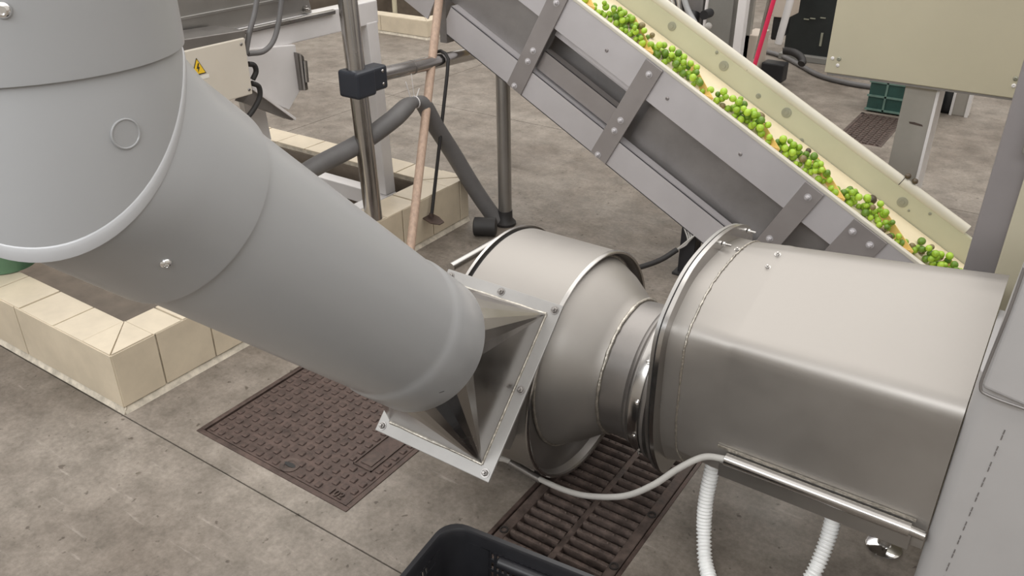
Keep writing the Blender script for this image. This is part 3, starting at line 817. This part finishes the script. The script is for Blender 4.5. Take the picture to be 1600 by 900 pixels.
# black cable fanning out beside the conveyor leg
q = MB(); P0 = at(990, 420, 1, 2.75); P1 = at(1058, 390, 1, 2.90)
q.tube(spline([at(930, 432, 1, 2.62), P0, at(1030, 407, 1, 2.84), P1], 6), .011, 10)
tag(q.build('cable_bundle', 'black_rubber', smooth=60), 'black cable running behind the fan to the lower conveyor leg', 'cable')
cbn = bpy.data.objects['cable_bundle']
q = MB()
for k in range(6): q.tube(spline([P1, at(1075 + 2 * k, 378 - k * 2, 1, 2.905), at(1068 + 5 * k, 352 + k * 2, 1, 2.91)], 4), .004, 6)
q.build('bare_wires', 'cable_light', cbn, smooth=60)

# ------------------------------------------------------------------ olives, every one an object of its own
OM = {}
for k in ('olive_green', 'olive_lime', 'olive_deep', 'olive_brown', 'olive_dark'):
    q = MB(); q.lathe([(-1.08, .02), (-1.02, .28), (-.78, .66), (-.35, .94), (.1, 1.0), (.5, .87), (.82, .56), (1.0, .2), (.97, .06)], (0, 0, 0), (0, 0, 1), 12)
    o = q.build('olive', k, smooth=80); OM[k] = o.data; bpy.data.objects.remove(o)


def olive(s, y, v, r, kind, label, group=None):
    o = bpy.data.objects.new('olive', OM[kind]); COL.objects.link(o); o.location = cv(s, y, v)
    o.scale = (r, r, r); o.rotation_euler = (random.uniform(0, 3), random.uniform(0, 3), random.uniform(0, 3))
    return tag(o, label, 'olive', group)


names = ['the second', 'the third', 'the fourth', 'the fifth', 'the sixth', 'the lowest']
ordl = {0: 'highest heap on the belt, cut by the picture edge', 1: 'second heap from the top of the belt', 2: 'third heap from the top of the belt', 3: 'fourth heap from the top of the belt', 4: 'fifth heap from the top of the belt', 5: 'sixth heap from the top of the belt', 6: 'lowest heap, at the foot of the belt'}
vis = [-.606, -.291, .018, .349, .660, .972, 1.285]
for hi_, s0 in enumerate(vis):
    placed = []
    tries = 0; want = (8, 48, 46, 48, 46, 46, 40)[hi_]
    while len(placed) < want and tries < 9000:
        tries += 1
        y = random.uniform(.300, .440); r = random.choice((.0105, .0115, .0125, .0135, .0145, .0155))
        if tries % 3 == 0: y = random.uniform(.300, .36)
        edge = s0 + (.435 - y) / .165 * .19      # upslope face of the cleat arm
        s = random.uniform(s0 - .20, edge - r - .001)
        if s > edge - r: continue
        if y > min(.432, .322 + .80 * (s - (s0 - .19))): continue
        v = None
        for lay in (0, 1, 2):
            c = VB + r + lay * .021
            if all((a - s) ** 2 + (b - y) ** 2 + (d - c) ** 2 > ((r + r2) * .90) ** 2 for a, b, d, r2 in placed):
                if lay and y > min(.432, .322 + .80 * (s - (s0 - .19))) - .022 * lay: continue
                if lay and not any((a - s) ** 2 + (b - y) ** 2 < (r + r2) ** 2 for a, b, d, r2 in placed): continue
                v = c; break
        if v is None: continue
        placed.append((s, y, v, r))
        kind = random.choices(('olive_lime', 'olive_green', 'olive_deep', 'olive_brown'), (4, 5, 2, .35))[0]
        olive(s, y, v, r, kind, {'olive_lime': 'lime green', 'olive_green': 'fresh green', 'olive_deep': 'deep green', 'olive_brown': 'brownish'}[kind] + ' olive in the ' + ordl[hi_], kind.split('_')[1] + ' olives of the ' + ordl[hi_])


def belt_at(px, py, v):
    ray = fw + rt * ((px - 800) / F) + dn * ((py - 450) / F); o = CO + V_ * v
    t = ((o - C0).dot(V_)) / ray.dot(V_); p = C0 + ray * t - CO
    return p.dot(U_), p.y


for px, py, r, kind, lab in (
    (982, 31, .016, 'olive_deep', 'dull green olive stopped against the second cleat, nearest its tip'),
    (990, 31, .013, 'olive_brown', 'small brown olive beside the dull green one at second cleat tip'),
    (1012, 58, .011, 'olive_deep', 'tiny dark olive alone below the second cleat, left of a pair'),
    (1019, 55, .012, 'olive_brown', 'tiny brownish olive below the second cleat, right of a pair'),
    (1026, 85, .018, 'olive_deep', 'larger grey-green olive by the near edge above the third heap'),
    (1187, 183, .021, 'olive_brown', 'large brown olive on bare belt beside the fourth cleat'),
    (1191, 194, .014, 'olive_dark', 'dark olive touching the large brown one beside the fourth cleat'),
    (1263, 236, .012, 'olive_dark', 'dark olive lying above the fifth heap beside the far guide'),
    (1249, 240, .015, 'olive_deep', 'dull green olive on top of the fifth heap'),
    (1328, 296, .014, 'olive_deep', 'dull green olive alone above the sixth heap'),
    (1362, 312, .020, 'olive_dark', 'large black-brown olive on bare belt beside the sixth heap'),
    (1375, 362, .014, 'olive_dark', 'dark olive on the near edge just below the sixth heap'),
    (1389, 371, .015, 'olive_dark', 'black olive on the near edge between sixth and lowest heap'),
    (1410, 380, .015, 'olive_deep', 'green-brown olive just above the lowest heap'),
    (1440, 377, .016, 'olive_deep', 'greenish olive perched at the far side of lowest heap'),
    (1425, 385, .014, 'olive_brown', 'brownish olive at the upper end of the lowest heap'),
    (1470, 402, .011, 'olive_brown', 'small brown olive below the lowest heap near the far guide')):
    s, y = belt_at(px, py, VB + r); olive(s, y, VB + r, r, kind, lab)
for px, py, r, lab in ((1417, 278, .012, 'small dark olive stuck on the top lip of the far guide, upper one'), (1428, 286, .012, 'small dark olive stuck on top lip of far guide, lower one')):
    s, y = belt_at(px, py, .016); olive(s, YF + .010, .016, r, 'olive_dark', lab)

# ------------------------------------------------------------------ tube stand, stick, scraper, insulated hose
st = thing('tube_stand', (-2.24, 2.35, .217), 'upright stainless tube post with black clamp and cross tube on the tiled curb', 'stand')
pt0 = Vec((-2.225, 2.290, .217)); pt1 = at(543, 0, 1, 2.30); ptx = pt0 + (pt1 - pt0) * 1.5
MB().tube([pt0, pt1, ptx], .036, 32).build('post', 'steel_bright', st, smooth=40)
cc = pt0 + (pt1 - pt0) * ((.775 - pt0.z) / (pt1.z - pt0.z))
q = MB(); q.box((cc.x - .052, cc.y - .052, .717), (cc.x + .052, cc.y + .052, .820)); q.box((cc.x - .036, cc.y + .05, .722), (cc.x + .036, cc.y + .135, .815)); q.build('clamp', 'blue_black', st, bevel=.012, seg=3)
for dz in (.745, .795): screw((cc.x + .036, cc.y + .105, dz), (1, 0, 0), st, .007, 'steel_bright')
cr0 = Vec((cc.x, cc.y + .10, .772)); cr1 = Vec((-2.235, 3.02, .745))
MB().tube([cr0, cr1], .028, 24).build('cross_tube', 'steel_bright', st, smooth=40)
cm = cr0 + (cr1 - cr0) * .34; MB().lathe([(-.004, .029), (.004, .029)], cm, cr1 - cr0, 24).build('joint_ring', 'steel_dark', st, smooth=40)
b = gx(635, 443); tpt = at(686, 0, 1, 2.868)
sk = MB(); dk = (tpt - b); L_ = dk.length
sk.tube([b, b + dk * .5, b + dk * 1.5], [.018, .018, .018], 20)
tag(sk.build('wooden_pole', 'wood', smooth=40), 'pale wooden pole leaning against the conveyor beside the cross tube', 'pole')
# scraper hanging from the cross tube
hx = -2.19; yh = 2.79; fr_ = (yh - cr0.y) / (cr1.y - cr0.y); ct = cr0 + (cr1 - cr0) * fr_
sp = thing('floor_scraper', (hx, yh, .12), 'thin black scraper with small blade hanging from the cross tube', 'tool')
ft = at(674, 340, 0, -2.165)
q = MB(); top_ = ct + Vec((.040, 0, .0)); bot_ = Vec((ft.x, ft.y, ft.z))
q.tube([ct + Vec((-.040, -.004, -.03)), ct + Vec((-.038, -.003, .012)), ct + Vec((-.022, -.002, .034)), ct + Vec((.0, 0, .040)), ct + Vec((.024, 0, .033)), ct + Vec((.039, 0, .012)), top_ + (bot_ - top_) * .08, bot_], .0075, 10); q.build('handle', 'black_rubber', sp, smooth=60)
bl = [at(656, 339, 2, ft.z), at(672, 333, 2, ft.z), at(686, 340, 2, ft.z), at(694, 348, 2, ft.z), at(687, 352, 2, ft.z), at(673, 350, 2, ft.z)]
MB().prism(bl, (0, 0, .004)).build('blade', 'iron', sp)
MB().lathe([(0, .013), (.02, .009)], ft, vz, 12).build('socket', 'iron', sp)
# insulated hose over the cross tube
X_ = -2.21
hz = [at(430, 300, 0, X_ - .25), at(490, 262, 0, X_ - .15), at(560, 225, 0, X_ - .06), at(612, 188, 0, X_), at(636, 166, 0, X_), at(648, 160, 0, X_), at(662, 164, 0, X_), at(680, 196, 0, X_), at(708, 240, 0, X_ + .02), at(750, 308, 0, -2.12), at(792, 366, 0, -2.02)]
hs = spline(hz, 8); rad = []
for k in range(len(hs)):
    d_ = abs(k - 40) / 8.0; rad.append(.037 - .015 * math.exp(-d_ * d_ * 1.6))
ih = thing('insulated_hose', hz[5], 'thick dark grey foam-covered hose pinched by a tie below the cross tube', 'hose')
MB().tube(hs, rad, 16).build('sleeve', 'hose_grey', ih, smooth=60)
kp = hs[40]; q = MB()
q.tube([kp + Vec((0, -.018 + .03 * math.cos(t), .028 * math.sin(t))) if False else kp + Vec((.024 * math.cos(t), 0.004, .024 * math.sin(t))) for t in [2 * PI * k / 16 for k in range(17)]], .0025, 6)
for dy_, top in ((-.022, (634, 128)), (.012, (655, 138))): q.tube([kp + Vec((0, dy_, .018)), at(top[0], top[1], 0, X_)], .0022, 6)
q.tube([kp + Vec((0, 0, .02)), Vec((X_ - .01, kp.y, .75))], .0014, 5)
q.build('cable_tie', 'white_paint', ih)
cp_ = at(757, 354, 2, .045)
MB().lathe([(-.05, .03), (-.045, .042), (.05, .042), (.055, .03)], cp_, Vec((.9, .5, 0)), 20).build('coupling', 'black_rubber', ih, smooth=40)

# ------------------------------------------------------------------ white framed machine, upper left
MX = -2.72
wm = thing('grading_machine', (-2.8, 2.4, -.32), 'white framed machine with control box standing in the tiled pit', 'machine')
bt = at(500, 34, 0, MX); zt_, zb_ = .905, .835
lx = at(600, 300, 1, 2.90)
leg0 = Vec((-2.748, 2.931, 0))
MB().prism([leg0 + Vec((-.035, -.035, 0)), leg0 + Vec((.035, -.035, 0)), leg0 + Vec((.035, .035, 0)), leg0 + Vec((-.035, .035, 0))], Vec((MX - .032, 2.895, zb_ + .01)) - leg0).build('leg', 'white_paint', wm, bevel=.004)
MB().box((MX - .07, 1.2, zb_), (MX, 2.94, zt_ + .03)).build('beam', 'white_paint', wm, bevel=.004)
MB().box((MX + .0, 1.25, zt_ + .012), (MX + .018, 2.66, zt_ + .032)).build('rail', 'steel_bright', wm, bevel=.004)
hp0 = [Vec((MX - .02, y, z)) for y, z in ((1.25, zt_ + .03), (2.56, zt_ + .03), (2.49, 1.3), (1.25, 1.3))]
MB().prism(hp0, (-.6, 0, 0)).build('hopper', 'steel_brushed', wm, bevel=.004)
MB().box((MX - .018, 1.25, zt_ + .10), (MX - .010, 2.54, zt_ + .112)).build('hopper_fold', 'steel_brushed', wm, bevel=.002)
bolt((MX - .01, 2.52, zt_ + .045), (0, 0, 1), wm, .012, 'steel_bright')
MB().box((MX - .05, 1.25, .76), (MX + .06, 2.02, .85)).build('under_sheet', 'steel_dark', wm, bevel=.003)
MB().prism([at(*p_, 0, -2.555) for p_ in ((235, 70), (383, 47), (384, 60), (235, 90))], (-.16, 0, 0)).build('sheet_lip', 'steel_dark', wm, bevel=.002)
cbx = MB(); CXf = -2.55
cbx.box((CXf - .15, 1.50, .737), (CXf, 2.040, .945)); cbo = cbx.build('control_box', 'box_beige', wm, bevel=.004)
for y, z in ((2.02, .925), (2.025, .757)): screw((CXf, y, z), (1, 0, 0), cbo, .006, 'steel_dark', name='box_screw')
# electric hazard sign: yellow triangle, black edge, bolt; plus blank strip below
c_ = at(309, 106, 0, CXf); sg = .038
tri = lambda k, o: [Vec((CXf + o, c_.y + k * sg * a, c_.z + k * sg * b)) for a, b in ((-.8, -.62), (.8, -.62), (0, .9))]
sgn = MB().prism(tri(1, .0005), (.0012, 0, 0)).build('warning_sign', 'black_print', cbo)
MB().prism(tri(.86, .0018), (.0006, 0, 0)).build('yellow_face', 'yellow', sgn) if False else MB().prism(tri(.86, .0018), (.0006, 0, 0)).build('sign_face', 'yellow', cbo)
lb = [(.05, .42), (-.18, -.06), (-.02, -.04), (-.10, -.42), (.18, .06), (.03, .06), (.16, .40)]
MB().prism([Vec((CXf + .0025, c_.y + sg * a, c_.z + sg * b)) for a, b in lb], (.0006, 0, 0)).build('bolt_symbol', 'black_print', cbo)
MB().box((CXf + .0005, c_.y - .02, c_.z - .042), (CXf + .0012, c_.y + .04, c_.z - .029)).build('sign_strip', 'paper', cbo)
ch = [at(*p, 0, -2.70) for p in ((372, 78), (462, 70), (470, 140), (452, 172), (425, 160), (396, 140))]
MB().prism(ch, (-.25, 0, 0)).build('chute', 'white_paint', wm, bevel=.003)
MB().prism([at(*p, 0, -2.66) for p in ((396, 138), (462, 186), (456, 188), (404, 168), (380, 160))], (-.05, 0, 0)).build('flap', 'steel_dark', wm)
MB().prism([at(*p, 0, -2.65) for p in ((396, 136), (463, 184), (462, 188), (395, 140))], (-.07, 0, 0)).build('flap_edge', 'white_paint', wm)
MB().prism([at(*p, 0, -2.68) for p in ((464, 82), (470, 84), (477, 138), (472, 142))], (-.04, 0, 0)).build('latch_plate', 'steel_dark', wm, bevel=.002)
MB().prism([at(*p, 0, -2.665) for p in ((470, 84), (475, 88), (482, 140), (477, 142))], (-.02, 0, 0)).build('latch_bar', 'steel_bright', wm, bevel=.002)
MB().tube([at(477, 95, 0, -2.65), at(480, 128, 0, -2.65)], .008, 10).build('latch_handle', 'steel_bright', wm, smooth=40)
MB().prism([at(*p, 0, -2.78) for p in ((372, 120), (408, 140), (424, 218), (392, 215))], (-.03, 0, 0)).build('apron_sheet', 'white_paint', wm)
for pts_, r in ((((404, -20), (398, 20), (390, 50), (384, 84)), .010), (((441, -20), (437, 25), (428, 62), (412, 80), (388, 84)), .010)):
    MB().tube(spline([at(*p, 0, CXf - .02) for p in pts_], 8), r, 10).build('conduit', 'hose_grey', wm, smooth=60)
for pts_ in (((388, 100), (397, 102), (400, 112), (395, 124)), ((393, 130), (404, 135), (406, 150), (398, 168), (388, 182))):
    MB().tube(spline([at(*p, 0, CXf - .03) for p in pts_], 8), .010, 10).build('conduit', 'black_rubber', wm, smooth=60)

# measured at a first distance; the machine stands in the pit, nearer by this factor
TM2 = Matrix.Translation(C0) @ Matrix.Scale(.906, 4) @ Matrix.Translation(-C0)
for o in list(wm.children) + list(cbo.children): o.data.transform(TM2)
MB().box((-4.0, 2.625, .075), (-2.455, 2.69, .148)).build('bottom_beam', 'white_paint', wm, bevel=.004)
MB().box((-2.525, 1.72, .075), (-2.455, 2.622, .146)).build('bottom_beam', 'white_paint', wm, bevel=.004)
for x_, y_ in ((-2.49, 2.66), (-2.49, 1.75), (-3.95, 2.66)): MB().box((x_ - .03, y_ - .03, -.32), (x_ + .03, y_ + .03, .08)).build('foot_leg', 'white_paint', wm, bevel=.004)
yc0 = at(470, 22, 0, -2.95); yc1 = at(556, 10, 0, -2.95)
yc = thing('yellow_crate', (-3.05, 2.75, .93), 'yellow rimmed dark crate standing behind the white machine beam', 'crate')
MB().box((-3.15, 2.56, .905), (-2.85, 2.95, .985)).build('body', 'tile_pit', yc, bevel=.003)
MB().box((-3.16, 2.55, .985), (-2.84, 2.96, 1.02)).build('rim', 'yellow_crate', yc, bevel=.004)
for o in yc.children: o.data.transform(TM2)
o = MB().box((-3.2, 2.54, .878), (-2.79, 2.97, .905)).build('shelf_bracket', 'steel_dark', wm); o.data.transform(TM2)
# green tub at the left edge, resting on the curb
gc = gx(0, 0); gpt = at(10, 425, 2, .217)
tag(MB().lathe([(0, .085), (.004, .095), (.06, .108), (.12, .112), (.125, .116), (.135, .116), (.135, .104), (.02, .088), (.012, 0.001)], (gpt.x - .055, gpt.y + .04, .217), vz, 40).build('green_tub', 'green_plastic', smooth=40), 'green plastic tub resting on the tiled curb behind the duct bend', 'tub')

# ------------------------------------------------------------------ background right: switch cabinet and things behind it
YP = 3.9
sw = thing('switch_cabinet', (-.55, 4.0, 0), 'beige sheet cabinet on a grey steel pedestal behind the conveyor', 'cabinet')
c0 = at(1288, 112, 1, YP); c1 = at(1600, 150, 1, YP)
MB().box((c0.x, YP, c0.z - .003), (.25, YP + .32, 1.6)).build('cabinet_body', 'cabinet_beige', sw, bevel=.004)
MB().box((c0.x + .01, YP + .01, c0.z - .014), (.24, YP + .31, c0.z - .003)).build('base_strip', 'steel_shadow', sw)
for px, py, mm, r in ((1311, 92, 'washer_grey', .010), (1301, 91, 'white_paint', .008), (1309, 102, 'white_paint', .008), (1587, 123, 'washer_grey', .010), (1584, 134, 'white_paint', .009)):
    screw(at(px, py, 1, YP), (0, -1, 0), sw, r, mm)
pa = at(1415, 135, 1, YP + .06); pb2 = at(1470, 140, 1, YP + .06)
MB().box((pa.x, YP + .06, 0), (pb2.x - .012, YP + .22, c0.z - .014)).build('pedestal', 'pedestal', sw, bevel=.003)
MB().box((pb2.x - .012, YP + .05, 0), (pb2.x, YP + .23, c0.z - .014)).build('pedestal_edge', 'white_paint', sw)
MB().prism([at(*p, 1, YP + .059) for p in ((1420, 190), (1429, 191), (1441, 195), (1442, 198), (1433, 196), (1421, 193))], (0, .003, 0)).build('scratch_mark', 'iron_rust', sw)

# far manhole cover (only partly seen)
x0, x1, y0, y1 = MH2
m2 = thing('manhole_cover', ((x0 + x1) / 2, (y0 + y1) / 2, 0), 'distant rusty studded manhole cover beneath the dark green crate', 'manhole cover')
MB().box((x0, y0, -.02), (x1, y1, -.002)).build('cover_plate', 'iron', m2, bevel=.003)
q = MB(); q.box((x0, y0, -.01), (x0 + .02, y1, .002)); q.box((x0, y1 - .02, -.01), (x1, y1, .002)); q.box((x1 - .02, y0, -.01), (x1, y1, .002)); q.build('frame', 'iron_rust', m2)
sb = MB().prism([(-.012, -.012, 0), (.012, -.012, 0), (.012, .012, 0), (-.012, .012, 0)], (0, 0, .006)); s0_ = sb.build('stud', 'iron_rust', m2); k = 0
for i in range(6):
    for j in range(16):
        px, py = x0 + .05 + i * .039, y0 + .04 + j * .038
        if k == 0: s0_.location = (px, py, -.002)
        else: piece('stud', s0_.data, (px, py, -.002), m2)
        k += 1
# dark green ribbed crate
gcx = -1.09; gcr = thing('green_crate', (-.95, 5.85, 0), 'dark green ribbed plastic crate behind the cabinet pedestal', 'crate')
MB().box((gcx, 5.75, .004), (-.70, 6.10, .30)).build('body', 'green_crate', gcr, bevel=.01)
q = MB()
for z in (.012, .10, .19, .28): q.box((gcx - .006, 5.742, z), (-.695, 5.752, z + .012))
for x in (gcx + .10, gcx + .22): q.box((x, 5.742, .01), (x + .012, 5.752, .29))
q.build('rib', 'green_crate_rib', gcr)

# small post and black bag behind the pedestal
ps = gx(1497, 181); sp2 = thing('floor_post', (ps.x, ps.y, 0), 'short grey steel channel post behind the cabinet pedestal', 'post')
MB().box((ps.x - .05, ps.y, 0), (ps.x + .05, ps.y + .06, .9)).build('channel', 'pedestal', sp2, bevel=.004)
MB().box((ps.x + .035, ps.y - .012, 0), (ps.x + .055, ps.y + .06, .9)).box((ps.x - .055, ps.y - .012, 0), (ps.x - .04, ps.y + .06, .9)).build('channel_lip', 'white_paint', sp2)
bgp = gx(1478, 178)
tag(MB().lathe([(0, .07), (.03, .09), (.12, .085), (.2, .05), (.24, .02)], (bgp.x - .01, bgp.y + .08, 0), vz, 14).build('rubbish_bag', 'black_plastic', smooth=50), 'black rubbish bag on the floor behind the cabinet pedestal', 'bag')

YB = 5.6
gcab = thing('grey_cabinet', (-1.95, 5.8, 0), 'grey machine cabinet with white corner post behind the conveyor', 'cabinet')
a = at(1114, 10, 1, YB); b = at(1148, 10, 1, YB)
MB().box((a.x - .04, YB, .03), (b.x - .01, YB + .4, 1.2)).build('body', 'cabinet_grey', gcab, bevel=.004)
a = at(1150, 30, 1, YB - .02); b = at(1163, 30, 1, YB - .02)
MB().box((a.x, YB - .02, 0), (b.x, YB + .05, 1.2)).build('corner_post', 'white_paint', gcab, bevel=.003)
a = at(1163, 30, 1, YB + .3); b = at(1175, 30, 1, YB + .3)
MB().box((a.x + .01, YB + .3, .12), (b.x, YB + .34, 1.2)).build('side_panel', 'pedestal', gcab, bevel=.003)
MB().box((a.x - .1, YB + .2, 0), (b.x, YB + .29, .12)).build('plinth', 'pedestal', gcab, bevel=.003)
a = at(1158, 74, 1, 5.9); b = at(1184, 56, 1, 5.9)
tag(MB().box((a.x, 5.9, 0), (b.x, 6.15, b.z)).build('pale_block', 'pale_block', bevel=.006), 'low pale block on the floor between grey cabinet and red tube', 'block')
# trolley with red tube, steel upright and black wheels
tr = thing('trolley', (-1.75, 5.7, 0), 'trolley with bright red tube, steel uprights and black wheel behind the conveyor', 'trolley')
MB().tube([at(1179, 102, 1, 5.3), at(1209, 0, 1, 5.3), at(1215, -20, 1, 5.3)], .014, 12).build('red_tube', 'red', tr, smooth=40)
MB().tube([at(1181, 92, 1, 5.42), at(1203, 0, 1, 5.42), at(1208, -20, 1, 5.42)], .017, 12).build('upright', 'steel_bright', tr, smooth=40)
wc = at(1199, 92, 1, 5.5)
MB().lathe([(-.03, .02), (-.03, .07), (-.02, .085), (.02, .085), (.03, .07), (.03, .02)], Vec((wc.x, 5.5, .087)), (.8, .6, 0), 28).build('wheel', 'black_rubber', tr, smooth=40)
MB().box((wc.x - .03, 5.36, .10), (wc.x + .01, 5.46, .18)).build('wheel_fork', 'black_plastic', tr, bevel=.006)
MB().tube([at(1216, 68, 1, 6.0), at(1235, 0, 1, 6.0), at(1240, -20, 1, 6.0)], .026, 12).build('upright', 'white_paint', tr, smooth=40)
a = at(1210, 0, 1, 6.15); b = at(1222, 28, 1, 6.15)
MB().box((a.x, 6.15, b.z), (b.x + .04, 6.4, .9)).build('pale_box', 'pale_block', tr, bevel=.006)
a = at(1203, 62, 1, 6.2); b = at(1216, 26, 1, 6.2)
MB().box((a.x, 6.2, a.z), (b.x + .02, 6.45, b.z)).build('motor_block', 'black_plastic', tr, bevel=.012)
a = at(1196, 78, 1, 6.05); b = at(1222, 70, 1, 6.05)
MB().box((a.x, 6.0, .03), (b.x + .05, 6.12, .16)).build('base_bar', 'black_plastic', tr, bevel=.01)
for px, py in ((1225, 76), (1226, 82)): MB().ball(at(px, py, 1, 5.98), .012, 10, 6).build('bolt', 'steel_bright', tr, smooth=60)
tag(MB().tube(spline([at(1226, 79, 1, 5.95), at(1240, 82, 1, 5.93), at(1250, 88, 1, 5.92), at(1254, 96, 1, 5.90), at(1252, 100, 1, 5.88)], 6), .026, 12).build('rubber_hose', 'black_rubber', smooth=60), 'short thick black hose curving to the floor beside the white upright', 'hose')
fh = [gx(1120, 78), gx(1160, 80), gx(1195, 84), gx(1225, 93), gx(1250, 106), gx(1280, 122), gx(1320, 133), gx(1362, 140), gx(1420, 146)]
for p in fh: p.z = .019
tag(MB().tube(spline(fh, 8), .018, 12).build('floor_hose', 'hose_grey', smooth=60), 'long dark grey hose lying across the floor towards the green crate', 'hose')
dc = thing('dark_cabinet', (-1.6, 7.3, 0), 'large dark cabinet with faint reflections standing behind the beige cabinet', 'cabinet')
a = at(1226, 66, 1, 6.9); b = at(1330, 66, 1, 6.9)
MB().box((a.x, 6.9, .02), (b.x + .3, 7.5, 1.6)).build('body', 'dark_panel', dc, bevel=.006)
MB().box((a.x - .02, 6.85, 0), (b.x + .3, 7.5, .05)).build('plinth', 'cabinet_grey', dc, bevel=.006)
for px, py in ((1260, 30), (1270, 29), (1286, 28)): MB().box((-.02, -.004, -.004), (.02, .002, .004), Matrix.Translation(at(px, py, 1, 6.898))).build('name_stud', 'washer_grey', dc)
a = at(1283, 62, 1, 6.89); MB().box((a.x - .008, 6.888, a.z - .05), (a.x + .008, 6.9, a.z + .05)).build('handle', 'washer_grey', dc)
# pump with cables seen over the conveyor at the top
pm = thing('pump_unit', (-2.3, 5.6, 0), 'dark pump unit with steel pipes and cables left of the grey cabinet', 'pump')
MB().box((at(1060, 20, 1, 5.75).x, 5.75, 0), (at(1098, 20, 1, 5.75).x, 6.0, .9)).build('housing', 'steel_shadow', pm, bevel=.02)
MB().lathe([(0, .05), (.12, .05), (.13, .03)], at(1084, 20, 1, 5.70), (0, -.5, -.8), 20).build('motor', 'black_plastic', pm, smooth=40)
MB().tube(spline([at(1066, -15, 1, 5.6), at(1071, 5, 1, 5.6), at(1077, 20, 1, 5.6), at(1086, 36, 1, 5.6)], 6), .020, 12).build('pipe', 'pvc_light', pm, smooth=40)
MB().tube([at(1107, -10, 1, 5.6), at(1104, 10, 1, 5.6), at(1100, 44, 1, 5.6)], .011, 12).build('pipe', 'white_paint', pm, smooth=40)
for k in range(5): MB().tube(spline([at(1046 + 6 * k, -10, 1, 5.65), at(1052 + 5 * k, 12, 1, 5.62), at(1046 + 9 * k, 30 + 4 * k, 1, 5.65)], 5), .007, 8).build('cable', 'black_rubber' if k % 2 else 'cable_light', pm, smooth=60)
MB().ball(at(1107, 41, 1, 5.5), .024, 14, 8).build('valve_knob', 'cable_light', pm, smooth=60)
MB().lathe([(0, .03), (.10, .03)], at(1109, 20, 1, 5.50), (0, -1, 0), 16).build('pressure_gauge', 'black_plastic', pm, smooth=40)
# thin post in the far pit
fp = gx(619, 47)
tag(MB().tube([(fp.x, fp.y, 0), (fp.x, fp.y, .9)], .022, 14).build('thin_post', 'cabinet_beige', smooth=40), 'thin beige post standing in front of the distant tiled pit', 'post')
